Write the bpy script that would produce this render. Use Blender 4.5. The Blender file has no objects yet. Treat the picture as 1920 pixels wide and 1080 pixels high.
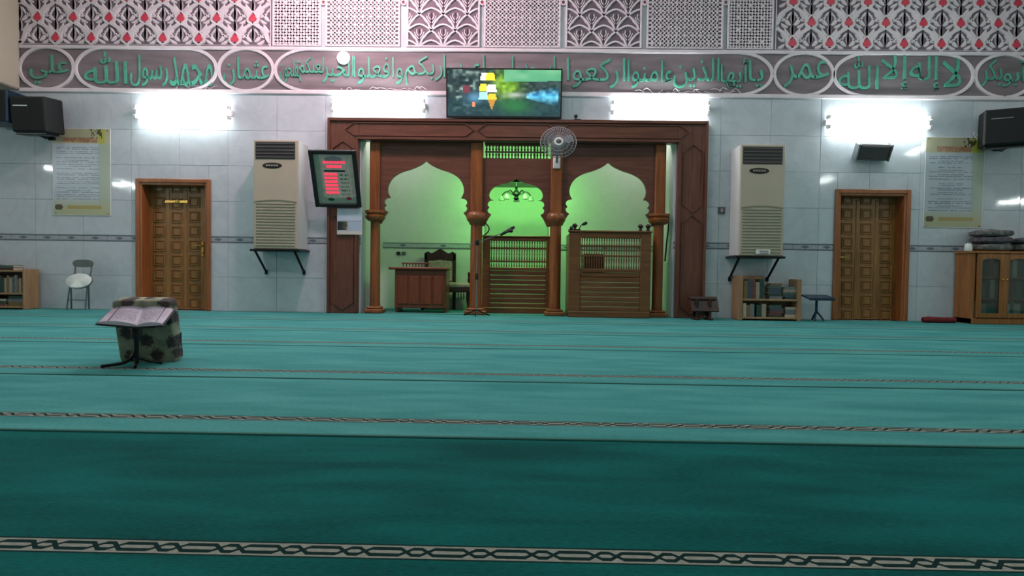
import bpy, math, random
from mathutils import Vector, Matrix, Euler
random.seed(7)
PI = math.pi

# ------------------------------------------------------------------ camera
F_PX, CAM_D, CAM_H = 1125.0, 9.8, 0.7188
YAW, PITCH, ROLL = 0.016057, 0.027929, 0.013494
cy_, sy_, cp_, sp_ = math.cos(YAW), math.sin(YAW), math.cos(PITCH), math.sin(PITCH)
FWD = Vector((-sy_ * cp_, cy_ * cp_, -sp_))
R0 = Vector((cy_, sy_, 0))
U0 = R0.cross(FWD)
RGT = R0 * math.cos(ROLL) + U0 * math.sin(ROLL)
UPV = -R0 * math.sin(ROLL) + U0 * math.cos(ROLL)
CAM = Vector((0, -CAM_D, CAM_H))
scene = bpy.context.scene
cam_data = bpy.data.cameras.new('camera')
cam_data.sensor_width = 36
cam_data.lens = 36 * F_PX / 1920
cam_data.clip_end = 100
cam = bpy.data.objects.new('camera', cam_data)
cam.matrix_world = Matrix(((RGT.x, UPV.x, -FWD.x, CAM.x), (RGT.y, UPV.y, -FWD.y, CAM.y),
                           (RGT.z, UPV.z, -FWD.z, CAM.z), (0, 0, 0, 1)))
scene.collection.objects.link(cam)
scene.camera = cam

# ------------------------------------------------------------------ world, exposure
world = bpy.data.worlds.new('world')
scene.world = world
world.use_nodes = True
world.node_tree.nodes['Background'].inputs[0].default_value = (0.60, 0.68, 0.72, 1)
world.node_tree.nodes['Background'].inputs[1].default_value = 0.02
vs = scene.view_settings
vs.view_transform = 'Standard'
vs.look = 'None'
vs.exposure = 0.38
vs.gamma = 1.0
vs.use_curve_mapping = False

# ------------------------------------------------------------------ lights of the hall
TUBE_POWER = 30.0          # emission of the tubes on the mihrab wall
SIDE_TUBE_W = 15.0         # each tube on the side walls
CEILING_W = 34.0           # each ceiling panel
def area(name, loc, rot, sx, sy, w, col):
    l = bpy.data.lights.new(name, 'AREA')
    l.shape = 'RECTANGLE'; l.size = sx; l.size_y = sy; l.energy = w; l.color = col
    o = bpy.data.objects.new(name, l)
    o.location = loc; o.rotation_euler = rot
    scene.collection.objects.link(o)
    return o
WHITE = (0.93, 1.0, 0.99)
HALL_X0, HALL_X1, HALL_Y0, CEIL_Z = -10.2, 11.0, -13.0, 6.0
CEIL_SPOTS = [(-5.2, -2.6), (0.4, -2.6), (5.8, -2.6), (-5.2, -7.4), (0.4, -7.4), (5.8, -7.4)]
for (lx, ly) in CEIL_SPOTS:
    area('ceiling_light_glow', (lx, ly, CEIL_Z - 0.09), (0, 0, 0), 1.5, 0.28, CEILING_W, WHITE)
SIDE_SPOTS = [(-1, -3.35, 2.8), (-1, -5.6, 2.8), (-1, -8.6, 2.9), (-1, -6.1, 4.0), (-1, -11.0, 3.9), (1, -3.6, 2.4), (1, -6.8, 4.2), (1, -12.0, 4.2), (1, -9.2, 3.0)]
for (sd, ly, lz) in SIDE_SPOTS:
    wx = HALL_X0 + 0.13 if sd < 0 else HALL_X1 - 0.13
    area('side_tube_glow', (wx, ly, lz), (0, -PI / 2 if sd < 0 else PI / 2, 0), 0.06, 1.2, SIDE_TUBE_W, WHITE)
# coloured ceiling lamp whose pink light falls on the stucco, and the green lamp inside the niche
PINK_LOC = Vector((-2.5, -1.9, 5.72))
GREEN_W = 27.0
PINK_W = 240.0
NICHE_W = 7.0

# ------------------------------------------------------------------ helpers
col = scene.collection
def at(px, py, Y=0.0):
    d = FWD + RGT * ((px - 960) / F_PX) - UPV * ((py - 540) / F_PX)
    return CAM + d * ((Y + CAM_D) / d.y)
def fl(px, py, z=0.0):
    d = FWD + RGT * ((px - 960) / F_PX) - UPV * ((py - 540) / F_PX)
    return CAM + d * ((z - CAM_H) / d.z)
def rect(x0, y0, x1, y1, Y=0.0):
    my, mx = (y0 + y1) / 2, (x0 + x1) / 2
    return at(x0, my, Y).x, at(x1, my, Y).x, at(mx, y1, Y).z, at(mx, y0, Y).z
def lin(c):
    return tuple((v / 12.92 if v <= 0.04045 else ((v + 0.055) / 1.055) ** 2.4) for v in (c[0] / 255, c[1] / 255, c[2] / 255))

class MB:
    def __init__(s):
        s.v = []; s.f = []; s.sm = []
    def add(s, vs_, fs_, smooth=False):
        b = len(s.v)
        s.v += [tuple(p) for p in vs_]
        s.f += [tuple(i + b for i in f) for f in fs_]
        s.sm += [smooth] * len(fs_)
        return s
    def box(s, x0, x1, y0, y1, z0, z1):
        return s.add([(x0, y0, z0), (x1, y0, z0), (x1, y1, z0), (x0, y1, z0), (x0, y0, z1), (x1, y0, z1), (x1, y1, z1), (x0, y1, z1)],
                     [(0, 3, 2, 1), (4, 5, 6, 7), (0, 1, 5, 4), (1, 2, 6, 5), (2, 3, 7, 6), (3, 0, 4, 7)])
    def slab(s, x0, x1, yf, yb, z0, z1, b=0.006):
        # box whose face towards the hall (-Y) has chamfered edges
        ym = min(yf + b, yb)
        V = [(x0 + b, yf, z0 + b), (x1 - b, yf, z0 + b), (x1 - b, yf, z1 - b), (x0 + b, yf, z1 - b),
             (x0, ym, z0), (x1, ym, z0), (x1, ym, z1), (x0, ym, z1),
             (x0, yb, z0), (x1, yb, z0), (x1, yb, z1), (x0, yb, z1)]
        Fs = [(0, 1, 2, 3)]
        for a in (0, 4):
            for i in range(4):
                j = (i + 1) % 4
                Fs.append((a + i, a + 4 + i, a + 4 + j, a + j))
        Fs.append((8, 11, 10, 9))
        return s.add(V, Fs)
    def cbox(s, x0, x1, y0, y1, z0, z1, b=0.01):
        # box with all edges chamfered
        b = min(b, (x1 - x0) / 2.01, (y1 - y0) / 2.01, (z1 - z0) / 2.01)
        V = []
        idx = {}
        for ix, X in enumerate((x0, x1)):
            for iy, Y in enumerate((y0, y1)):
                for iz, Z in enumerate((z0, z1)):
                    dx = b if ix == 0 else -b; dy = b if iy == 0 else -b; dz = b if iz == 0 else -b
                    idx[(ix, iy, iz, 0)] = len(V); V.append((X, Y + dy, Z + dz))
                    idx[(ix, iy, iz, 1)] = len(V); V.append((X + dx, Y, Z + dz))
                    idx[(ix, iy, iz, 2)] = len(V); V.append((X + dx, Y + dy, Z))
        Fs = []
        for k in (0, 1):
            Fs.append([idx[(k, a, c, 0)] for a, c in ((0, 0), (1, 0), (1, 1), (0, 1))])
            Fs.append([idx[(a, k, c, 1)] for a, c in ((0, 0), (1, 0), (1, 1), (0, 1))])
            Fs.append([idx[(a, c, k, 2)] for a, c in ((0, 0), (1, 0), (1, 1), (0, 1))])
        for p in (0, 1):
            for q in (0, 1):
                Fs.append([idx[(p, q, 0, 0)], idx[(p, q, 1, 0)], idx[(p, q, 1, 1)], idx[(p, q, 0, 1)]])
                Fs.append([idx[(p, 0, q, 0)], idx[(p, 1, q, 0)], idx[(p, 1, q, 2)], idx[(p, 0, q, 2)]])
                Fs.append([idx[(0, p, q, 1)], idx[(1, p, q, 1)], idx[(1, p, q, 2)], idx[(0, p, q, 2)]])
                for r in (0, 1):
                    Fs.append([idx[(p, q, r, 0)], idx[(p, q, r, 1)], idx[(p, q, r, 2)]])
        return s.add(V, Fs)
    def prism(s, poly, y0, y1):
        n = len(poly)
        V = [(x, y0, z) for x, z in poly] + [(x, y1, z) for x, z in poly]
        Fs = [tuple(range(n)), tuple(range(2 * n - 1, n - 1, -1))]
        for i in range(n):
            j = (i + 1) % n
            Fs.append((i, i + n, j + n, j))
        return s.add(V, Fs)
    def tube(s, path, r, n=8, caps=True):
        path = [Vector(p) for p in path]
        rr = r if isinstance(r, (list, tuple)) else [r] * len(path)
        V = []; Fs = []
        prev = None
        for i, p in enumerate(path):
            t = (path[min(i + 1, len(path) - 1)] - path[max(i - 1, 0)]).normalized()
            a = prev if prev is not None else (Vector((0, 0, 1)) if abs(t.z) < 0.9 else Vector((1, 0, 0)))
            u = (a - t * a.dot(t))
            if u.length < 1e-5:
                u = Vector((1, 0, 0)) - t * t.x
            u.normalize(); w = t.cross(u); prev = u
            for k in range(n):
                an = 2 * PI * k / n
                V.append(p + (u * math.cos(an) + w * math.sin(an)) * rr[i])
        for i in range(len(path) - 1):
            for k in range(n):
                k2 = (k + 1) % n
                Fs.append((i * n + k, i * n + k2, (i + 1) * n + k2, (i + 1) * n + k))
        if caps:
            Fs.append(tuple(range(n - 1, -1, -1)))
            Fs.append(tuple(range((len(path) - 1) * n, len(path) * n)))
        return s.add(V, Fs, True)
    def lathe(s, prof, c, n=14, axis='Z', sx=1.0):
        # prof = [(r, h)]
        V = []; Fs = []
        for r, h in prof:
            for k in range(n):
                a = 2 * PI * k / n
                u, w = r * math.cos(a) * sx, r * math.sin(a)
                V.append((c[0] + u, c[1] + w, c[2] + h) if axis == 'Z' else (c[0] + u, c[1] + h, c[2] + w))
        for i in range(len(prof) - 1):
            for k in range(n):
                k2 = (k + 1) % n
                q = (i * n + k, i * n + k2, (i + 1) * n + k2, (i + 1) * n + k)
                Fs.append(q if axis == 'Z' else q[::-1])
        a, b = tuple(range(n - 1, -1, -1)), tuple(range((len(prof) - 1) * n, len(prof) * n))
        Fs += [a, b] if axis == 'Z' else [a[::-1], b[::-1]]
        return s.add(V, Fs, True)
    def ball(s, c, rx, ry, rz, n=12, m=8):
        V = []; Fs = []
        for i in range(1, m):
            t = PI * i / m
            for k in range(n):
                a = 2 * PI * k / n
                V.append((c[0] + rx * math.sin(t) * math.cos(a), c[1] + ry * math.sin(t) * math.sin(a), c[2] - rz * math.cos(t)))
        b = len(V); V += [(c[0], c[1], c[2] - rz), (c[0], c[1], c[2] + rz)]
        for i in range(m - 2):
            for k in range(n):
                k2 = (k + 1) % n
                Fs.append((i * n + k, i * n + k2, (i + 1) * n + k2, (i + 1) * n + k))
        for k in range(n):
            k2 = (k + 1) % n
            Fs.append((b, k2, k)); Fs.append((b + 1, (m - 2) * n + k, (m - 2) * n + k2))
        return s.add(V, Fs, True)
    def ribbon(s, pts, w, yf, yb, closed=False, round_=0.25):
        # raised band following a line in the XZ plane; cross-section is a low trapezoid
        n = len(pts)
        ww = w if isinstance(w, (list, tuple)) else [w] * n
        V = []; Fs = []
        for i, (x, z) in enumerate(pts):
            if closed:
                a, b = pts[i - 1], pts[(i + 1) % n]
            else:
                a, b = pts[max(i - 1, 0)], pts[min(i + 1, n - 1)]
            tx, tz = b[0] - a[0], b[1] - a[1]
            L = math.hypot(tx, tz) or 1
            nx, nz = -tz / L, tx / L
            h = ww[i] / 2
            for o, y in ((-h, yb), (-h * (1 - round_), yf), (h * (1 - round_), yf), (h, yb)):
                V.append((x + nx * o, y, z + nz * o))
        m = n if closed else n - 1
        for i in range(m):
            j = (i + 1) % n
            for k in range(3):
                Fs.append((i * 4 + k, i * 4 + k + 1, j * 4 + k + 1, j * 4 + k))
        if not closed:
            Fs.append((0, 3, 2, 1)[::-1]); e = (n - 1) * 4; Fs.append((e, e + 1, e + 2, e + 3)[::-1])
        return s.add(V, Fs)
    def xform(s, M, start=0):
        s.v = s.v[:start] + [tuple(M @ Vector(p)) for p in s.v[start:]]
        return s
    def mesh(s, name, off=Vector((0, 0, 0))):
        me = bpy.data.meshes.new(name)
        me.from_pydata([(p[0] - off[0], p[1] - off[1], p[2] - off[2]) for p in s.v], [], s.f)
        me.polygons.foreach_set('use_smooth', s.sm)
        me.update()
        return me
    def build(s, name, mat, parent=None, origin=None, smooth_angle=True):
        off = Vector((0, 0, 0))
        if parent is not None:
            off = world_off(parent)
        elif origin is not None:
            off = Vector(origin)
        me = s.mesh(name, off)
        me.materials.append(mat)
        if smooth_angle and any(s.sm):
            try:
                me.set_sharp_from_angle(angle=math.radians(40))
            except Exception:
                pass
        o = bpy.data.objects.new(name, me)
        col.objects.link(o)
        if parent is not None:
            o.parent = parent
        else:
            o.location = off
        return o
def world_off(p):
    v = Vector((0, 0, 0))
    while p is not None:
        v += p.location; p = p.parent
    return v
def tag(o, label, cat, group=None):
    o['label'] = label; o['category'] = cat
    if group: o['group'] = group
    return o
def struct(o, label=None):
    o['kind'] = 'structure'
    if label: o['label'] = label
    return o
def thing(name, loc, label, cat, group=None):
    o = bpy.data.objects.new(name, None)
    o.empty_display_size = 0.1
    col.objects.link(o); o.location = loc
    return tag(o, label, cat, group)
def inst(src, name, parent, loc):
    # another object with the same mesh
    o = src.copy(); o.name = name; col.objects.link(o); o.parent = parent
    o.location = Vector(loc) - (world_off(parent) if parent else Vector((0, 0, 0)))
    return o
def stuff(o):
    o['kind'] = 'stuff'; return o
def catmull(pts, k=5):
    out = []
    P = [pts[0]] + list(pts) + [pts[-1]]
    for i in range(1, len(P) - 2):
        for j in range(k):
            t = j / k
            out.append(tuple(0.5 * (2 * P[i][d] + (P[i + 1][d] - P[i - 1][d]) * t + (2 * P[i - 1][d] - 5 * P[i][d] + 4 * P[i + 1][d] - P[i + 2][d]) * t * t
                       + (3 * P[i][d] - P[i - 1][d] - 3 * P[i + 1][d] + P[i + 2][d]) * t ** 3) for d in range(len(P[i]))))
    out.append(tuple(pts[-1]))
    return out

# ------------------------------------------------------------------ materials
class NT:
    def __init__(s, name):
        s.m = bpy.data.materials.new(name); s.m.use_nodes = True
        s.t = s.m.node_tree; s.b = s.t.nodes['Principled BSDF']
    def n(s, typ, **kw):
        nd = s.t.nodes.new(typ)
        for k, v in kw.items():
            if k == 'inp':
                for a, b in v.items(): nd.inputs[a].default_value = b
            else: setattr(nd, k, v)
        return nd
    def l(s, a, b): s.t.links.new(a, b)
    def math(s, op, a, b=None, c=None):
        nd = s.t.nodes.new('ShaderNodeMath'); nd.operation = op
        for i, x in enumerate((a, b, c)):
            if x is None: continue
            if isinstance(x, (int, float)): nd.inputs[i].default_value = x
            else: s.l(x, nd.inputs[i])
        return nd.outputs[0]
    def mix(s, fac, a, b):
        nd = s.t.nodes.new('ShaderNodeMix'); nd.data_type = 'RGBA'
        for i, x in ((0, fac), (6, a), (7, b)):
            if isinstance(x, (int, float)): nd.inputs[i].default_value = x
            elif isinstance(x, tuple): nd.inputs[i].default_value = (*x[:3], 1)
            else: s.l(x, nd.inputs[i])
        return nd.outputs[2]
    def coord(s, scale=(1, 1, 1), kind='Object'):
        tc = s.n('ShaderNodeTexCoord'); mp = s.n('ShaderNodeMapping')
        mp.inputs['Scale'].default_value = scale
        s.l(tc.outputs[kind], mp.inputs[0]); return mp.outputs[0]
    def noise(s, vec, scale=5, detail=3, dist=0.0):
        nd = s.n('ShaderNodeTexNoise', inp={'Scale': scale, 'Detail': detail, 'Distortion': dist})
        s.l(vec, nd.inputs['Vector']); return nd.outputs['Fac']
    def ramp(s, fac, stops):
        nd = s.n('ShaderNodeValToRGB')
        el = nd.color_ramp.elements
        el[0].position, el[0].color = stops[0][0], (*stops[0][1], 1)
        el[1].position, el[1].color = stops[-1][0], (*stops[-1][1], 1)
        for p, c in stops[1:-1]:
            e = el.new(p); e.color = (*c, 1)
        s.l(fac, nd.inputs[0]); return nd.outputs[0]
    def bump(s, h, strength=0.2, dist=0.01):
        nd = s.n('ShaderNodeBump', inp={'Strength': strength, 'Distance': dist})
        s.l(h, nd.inputs['Height']); s.l(nd.outputs[0], s.b.inputs['Normal'])
    def set(s, **kw):
        for k, v in kw.items():
            s.b.inputs[k.replace('_', ' ')].default_value = v
        return s
    def color(s, x):
        if isinstance(x, tuple): s.b.inputs['Base Color'].default_value = (*x[:3], 1)
        else: s.l(x, s.b.inputs['Base Color'])

def paint(name, rgb, rough=0.5, var=0.12, scale=6, metal=0.0, bump=0.0, spec=0.5, stretch=(1, 1, 1)):
    t = NT(name); c = lin(rgb)
    v = t.coord(stretch)
    nz = t.noise(v, scale, 4)
    t.color(t.ramp(nz, [(0.3, tuple(x * (1 - var) for x in c)), (0.7, tuple(min(1, x * (1 + var)) for x in c))]))
    t.set(Roughness=rough, Metallic=metal)
    t.b.inputs['Specular IOR Level'].default_value = spec
    if bump: t.bump(t.noise(v, scale * 8, 3), bump, 0.005)
    return t.m
def wood(name, a, b, rough=0.38, axis=2, scale=1.0, spec=0.5):
    t = NT(name)
    sc = [9 * scale] * 3; sc[axis] = 0.7 * scale
    v = t.coord(tuple(sc))
    nz = t.noise(v, 2.2, 5, 0.6)
    fine = t.noise(v, 14, 3, 0.2)
    f = t.math('ADD', t.math('MULTIPLY', nz, 0.75), t.math('MULTIPLY', fine, 0.25))
    t.color(t.ramp(f, [(0.3, lin(a)), (0.7, lin(b))]))
    t.set(Roughness=rough); t.b.inputs['Specular IOR Level'].default_value = spec
    t.bump(fine, 0.08, 0.003)
    return t.m
def emit(name, rgb, strength, base=(0.9, 0.9, 0.9)):
    t = NT(name); t.color(base)
    t.b.inputs['Emission Color'].default_value = (*rgb, 1)
    t.b.inputs['Emission Strength'].default_value = strength
    return t.m
def attr_print(name, emission=0.0, rough=0.35):
    t = NT(name)
    a = t.n('ShaderNodeAttribute', attribute_name='ink')
    t.l(a.outputs['Color'], t.b.inputs['Base Color'])
    t.set(Roughness=rough)
    if emission:
        t.l(a.outputs['Color'], t.b.inputs['Emission Color'])
        t.b.inputs['Emission Strength'].default_value = emission
        t.b.inputs['Base Color'].default_value = (0.01, 0.01, 0.01, 1)
        for l in list(t.t.links):
            if l.to_socket == t.b.inputs['Base Color']: t.t.links.remove(l)
    return t.m

def tile_mat(name, rgb, vein, rough=0.13):
    t = NT(name)
    v = t.coord((1, 1, 1))
    oi = t.n('ShaderNodeObjectInfo')
    vadd = t.n('ShaderNodeVectorMath', operation='ADD')
    vm = t.n('ShaderNodeVectorMath', operation='SCALE'); vm.inputs['Scale'].default_value = 37.0
    cmb = t.n('ShaderNodeCombineXYZ')
    for i in range(3): t.l(oi.outputs['Random'], cmb.inputs[i])
    t.l(cmb.outputs[0], vm.inputs[0]); t.l(v, vadd.inputs[0]); t.l(vm.outputs[0], vadd.inputs[1])
    p = vadd.outputs[0]
    n1 = t.noise(p, 1.6, 6, 1.2)
    n2 = t.noise(p, 3.3, 5, 2.0)
    veinf = t.math('SUBTRACT', 1.0, t.math('MULTIPLY', t.math('ABSOLUTE', t.math('SUBTRACT', n1, 0.5)), 14.0))
    veinf = t.math('MULTIPLY', t.math('MAXIMUM', veinf, 0.0), 0.22)
    cloud = t.ramp(n2, [(0.3, tuple(c * 0.93 for c in lin(rgb))), (0.7, lin(rgb))])
    t.color(t.mix(veinf, cloud, lin(vein)))
    t.set(Roughness=rough)
    t.b.inputs['Specular IOR Level'].default_value = 0.5
    t.bump(t.noise(p, 2.6, 2, 0.4), 0.10, 0.02)
    return t.m
M = {}
M['tile'] = tile_mat('marble_tile', (197, 207, 214), (160, 176, 188), 0.07)
M['grout'] = paint('grout', (186, 194, 200), 0.8, 0.06)
M['niche_tile'] = tile_mat('niche_tile', (205, 212, 205), (196, 204, 200), 0.6)
M['plaster'] = paint('plaster', (206, 204, 196), 0.75, 0.05, 1.2)
M['ceiling'] = paint('ceiling_paint', (214, 214, 208), 0.85, 0.04, 1.0)
M['beam'] = paint('beam_paint', (188, 184, 164), 0.7, 0.06, 1.3)
M['stucco'] = paint('stucco_white', (222, 214, 220), 0.7, 0.07, 5)
M['stucco_field'] = paint('stucco_field', (110, 98, 108), 0.8, 0.22, 2.2)
M['frieze_field'] = paint('frieze_field', (124, 114, 119), 0.7, 0.25, 2.5, stretch=(0.5, 1, 3))
M['bud'] = paint('bud_red', (202, 62, 84), 0.55, 0.12, 8)
M['script'] = paint('script_green', (82, 170, 146), 0.45, 0.22, 6)
M['frame_wood'] = wood('portal_wood', (78, 46, 36), (116, 74, 58), 0.34, 0)
M['frame_wood_v'] = wood('portal_wood_upright', (78, 46, 36), (116, 74, 58), 0.34, 2)
M['column_wood'] = wood('column_wood', (104, 56, 26), (152, 92, 48), 0.3, 2)
M['panel_wood'] = wood('podium_wood', (80, 42, 22), (122, 72, 40), 0.38, 0)
M['podium_wood'] = wood('podium_oak', (84, 54, 26), (122, 82, 44), 0.4, 0)
M['door_wood'] = wood('door_oak', (112, 76, 38), (160, 116, 64), 0.36, 2)
M['door_frame'] = wood('door_frame_wood', (124, 68, 34), (168, 104, 58), 0.34, 2)
M['shelf_wood'] = wood('shelf_wood', (128, 100, 70), (170, 138, 100), 0.5, 2)
M['cab_wood'] = wood('cabinet_wood', (120, 74, 34), (168, 112, 56), 0.36, 2)
M['dark_wood'] = wood('dark_carved_wood', (34, 18, 14), (62, 34, 26), 0.32, 2)
M['desk_wood'] = wood('desk_wood', (84, 40, 24), (124, 66, 40), 0.34, 2)
M['black'] = paint('black_plastic', (17, 19, 20), 0.55, 0.2, 10)
M['black_metal'] = paint('black_metal', (24, 28, 30), 0.35, 0.2, 10, 0.6)
M['cloth_black'] = paint('speaker_cloth', (26, 29, 30), 0.9, 0.15, 40, bump=0.3)
M['grey_plastic'] = paint('grey_plastic', (92, 92, 92), 0.5, 0.1, 8)
M['steel'] = paint('brushed_steel', (150, 154, 156), 0.3, 0.1, 12, 0.9)
M['brass'] = paint('brass', (214, 176, 96), 0.25, 0.12, 14, 0.9)
M['ac_body'] = paint('ac_body_cream', (180, 172, 154), 0.28, 0.04, 3)
M['ac_side'] = paint('ac_side_white', (206, 210, 208), 0.35, 0.04, 3)
M['ac_grille'] = paint('ac_dark_grille', (58, 56, 56), 0.4, 0.12, 8)
M['ac_louver'] = paint('ac_louver', (154, 149, 130), 0.4, 0.05, 6)
M['white_plastic'] = paint('white_plastic', (226, 228, 226), 0.35, 0.03, 6)
M['tube'] = emit('lit_tube', (0.95, 1.0, 0.99), TUBE_POWER)
M['bulb'] = emit('lit_bulb', (1.0, 1.0, 0.98), 9.0)
M['page'] = paint('book_page', (198, 188, 204), 0.7, 0.05, 8)
M['ink'] = paint('page_ink', (92, 84, 98), 0.7, 0.1, 30)
M['red_led'] = emit('red_led', (1.0, 0.06, 0.13), 0.75, (0.3, 0.02, 0.04))
M['clock_face'] = paint('clock_face', (128, 132, 124), 0.35, 0.08, 6)
M['glass'] = None
def glass_mat():
    t = NT('cabinet_glass')
    t.color((0.86, 0.93, 0.92)); t.set(Roughness=0.04, IOR=1.45)
    t.b.inputs['Transmission Weight'].default_value = 0.0
    tr = t.n('ShaderNodeBsdfTransparent'); tr.inputs[0].default_value = (0.86, 0.94, 0.93, 1)
    gl = t.n('ShaderNodeBsdfGlossy'); gl.inputs['Roughness'].default_value = 0.05
    fr = t.n('ShaderNodeFresnel'); fr.inputs[0].default_value = 1.5
    mx = t.n('ShaderNodeMixShader')
    t.l(fr.outputs[0], mx.inputs[0]); t.l(tr.outputs[0], mx.inputs[1]); t.l(gl.outputs[0], mx.inputs[2])
    t.l(mx.outputs[0], t.t.nodes['Material Output'].inputs[0])
    return t.m
M['glass'] = glass_mat()
BOOK_RGB = [(38, 66, 58), (150, 140, 120), (104, 62, 58), (62, 74, 88), (176, 168, 150), (58, 46, 36), (70, 92, 86), (120, 96, 60), (110, 116, 118)]
BOOKM = [paint('book_cover_%d' % i, c, 0.55, 0.12, 12) for i, c in enumerate(BOOK_RGB)]
BOOK_WORD = ['dark green', 'tan', 'maroon', 'navy', 'cream', 'brown', 'grey green', 'ochre', 'grey']

def carpet_mat(name, dark, light):
    # woven roll: X along the row, Y measured from the edge nearest the rear of the hall
    t = NT(name)
    tc = t.n('ShaderNodeTexCoord')
    sp = t.n('ShaderNodeSeparateXYZ'); t.l(tc.outputs['Object'], sp.inputs[0])
    x, v = sp.outputs[0], sp.outputs[1]
    mp = t.n('ShaderNodeMapping'); mp.inputs['Scale'].default_value = (0.55, 2.4, 1); t.l(tc.outputs['Object'], mp.inputs[0])
    blot = t.noise(mp.outputs[0], 2.0, 6, 0.5)
    mp2 = t.n('ShaderNodeMapping'); mp2.inputs['Scale'].default_value = (14, 60, 1); t.l(tc.outputs['Object'], mp2.inputs[0])
    fib = t.noise(mp2.outputs[0], 3.0, 3, 0.2)
    f = t.math('ADD', t.math('MULTIPLY', blot, 0.62), t.math('MULTIPLY', fib, 0.38))
    base = t.ramp(f, [(0.38, lin(dark)), (0.62, lin(light))])
    # chain stripe
    tt = t.math('FRACT', t.math('DIVIDE', x, 0.16))
    d = t.math('MINIMUM', t.math('MINIMUM', tt, t.math('SUBTRACT', 1.0, tt)), t.math('ABSOLUTE', t.math('SUBTRACT', tt, 0.66)))
    g = t.math('MINIMUM', t.math('DIVIDE', d, 0.10), 1.0)
    vv = t.math('ABSOLUTE', t.math('SUBTRACT', v, 0.285))
    line = t.math('LESS_THAN', t.math('ABSOLUTE', t.math('SUBTRACT', vv, t.math('MULTIPLY', g, 0.017))), 0.0085)
    band = t.math('LESS_THAN', vv, 0.034)
    rim = t.math('MULTIPLY', t.math('LESS_THAN', vv, 0.042), t.math('GREATER_THAN', vv, 0.034))
    c1 = t.mix(rim, base, lin((14, 46, 42)))
    bandc = t.ramp(fib, [(0.3, lin((132, 136, 128))), (0.7, lin((170, 170, 158)))])
    c2 = t.mix(band, c1, bandc)
    c3 = t.mix(t.math('MULTIPLY', line, band), c2, lin((12, 42, 40)))
    # dark selvedge and a thin olive line at the seam
    sel = t.math('LESS_THAN', v, 0.022)
    c4 = t.mix(sel, c3, lin((14, 66, 60)))
    ol = t.math('MULTIPLY', t.math('LESS_THAN', v, 0.04), t.math('GREATER_THAN', v, 0.024))
    c5 = t.mix(t.math('MULTIPLY', ol, 0.6), c4, lin((74, 98, 70)))
    t.color(c5)
    t.set(Roughness=0.9)
    t.b.inputs['Specular IOR Level'].default_value = 0.05
    t.b.inputs['Sheen Weight'].default_value = 0.06
    t.b.inputs['Sheen Roughness'].default_value = 0.4
    t.b.inputs['Sheen Tint'].default_value = (0.35, 0.85, 0.82, 1)
    mp3 = t.n('ShaderNodeMapping'); mp3.inputs['Scale'].default_value = (90, 130, 1); t.l(tc.outputs['Object'], mp3.inputs[0])
    t.bump(t.noise(mp3.outputs[0], 3.0, 2), 0.5, 0.006)
    return t.m
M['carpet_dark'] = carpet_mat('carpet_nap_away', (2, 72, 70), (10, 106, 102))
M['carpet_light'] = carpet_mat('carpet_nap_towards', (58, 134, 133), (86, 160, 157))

def fabric_rose():
    t = NT('rose_upholstery')
    v = t.coord((1, 1, 1))
    sp = t.n('ShaderNodeSeparateXYZ'); t.l(v, sp.inputs[0])
    cb = t.n('ShaderNodeCombineXYZ'); t.l(sp.outputs[0], cb.inputs[0]); t.l(sp.outputs[2], cb.inputs[1])
    vo = t.n('ShaderNodeTexVoronoi', voronoi_dimensions='2D', inp={'Scale': 6.8, 'Randomness': 0.6}); t.l(cb.outputs[0], vo.inputs['Vector'])
    nz = t.noise(v, 28, 3, 0.5)
    d = t.math('ADD', vo.outputs['Distance'], t.math('MULTIPLY', t.math('SUBTRACT', nz, 0.5), 0.5))
    flower = t.ramp(d, [(0.26, (1, 1, 1)), (0.40, (0, 0, 0))])
    ring = t.ramp(nz, [(0.40, lin((46, 56, 52))), (0.60, lin((88, 66, 68)))])
    base = t.ramp(t.noise(v, 9, 3), [(0.35, lin((120, 126, 106))), (0.65, lin((160, 160, 138)))])
    sepc = t.n('ShaderNodeSeparateColor'); t.l(flower, sepc.inputs[0])
    t.color(t.mix(sepc.outputs[0], base, ring))
    t.set(Roughness=0.9); t.bump(t.noise(v, 160, 2), 0.3, 0.002)
    return t.m
M['rose'] = fabric_rose()
M['chair_fabric'] = paint('chair_fabric', (150, 136, 128), 0.9, 0.25, 24)
M['blanket'] = paint('blanket_grey', (104, 104, 102), 0.95, 0.55, 16, bump=0.4)
M['blanket2'] = paint('blanket_patterned', (86, 84, 90), 0.95, 0.6, 22, bump=0.4)
M['red_cloth'] = paint('red_cloth', (110, 30, 32), 0.9, 0.3, 14, bump=0.3)
M['blue_metal'] = paint('blue_metal', (26, 52, 72), 0.4, 0.1, 8, 0.3)
M['seat_white'] = paint('seat_white', (214, 222, 218), 0.3, 0.05, 5)
M['seat_grey'] = paint('seat_grey', (104, 112, 108), 0.5, 0.1, 6)
M['fan_grey'] = paint('fan_grey', (150, 152, 156), 0.4, 0.1, 8)

# ------------------------------------------------------------------ openings in the mihrab wall
def subtract(rects, h):
    out = []
    for (a, b, c, d) in rects:
        if h[0] >= b or h[1] <= a or h[2] >= d or h[3] <= c:
            out.append((a, b, c, d)); continue
        if h[0] > a: out.append((a, h[0], c, d))
        if h[1] < b: out.append((h[1], b, c, d))
        x0, x1 = max(a, h[0]), min(b, h[1])
        if h[2] > c: out.append((x0, x1, c, h[2]))
        if h[3] < d: out.append((x0, x1, h[3], d))
    return out
D1 = list(rect(262, 341, 392, 583)); D1[2] = 0
D2 = list(rect(1566, 361, 1697, 602)); D2[2] = 0
NI = list(rect(677, 262, 1262, 590)); NI[2] = 0
HOLES = [tuple(D1), tuple(D2), tuple(NI)]
FR_TOP, FR_BOT = 4.285, 3.585         # heights of the two rails of the frieze

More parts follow.
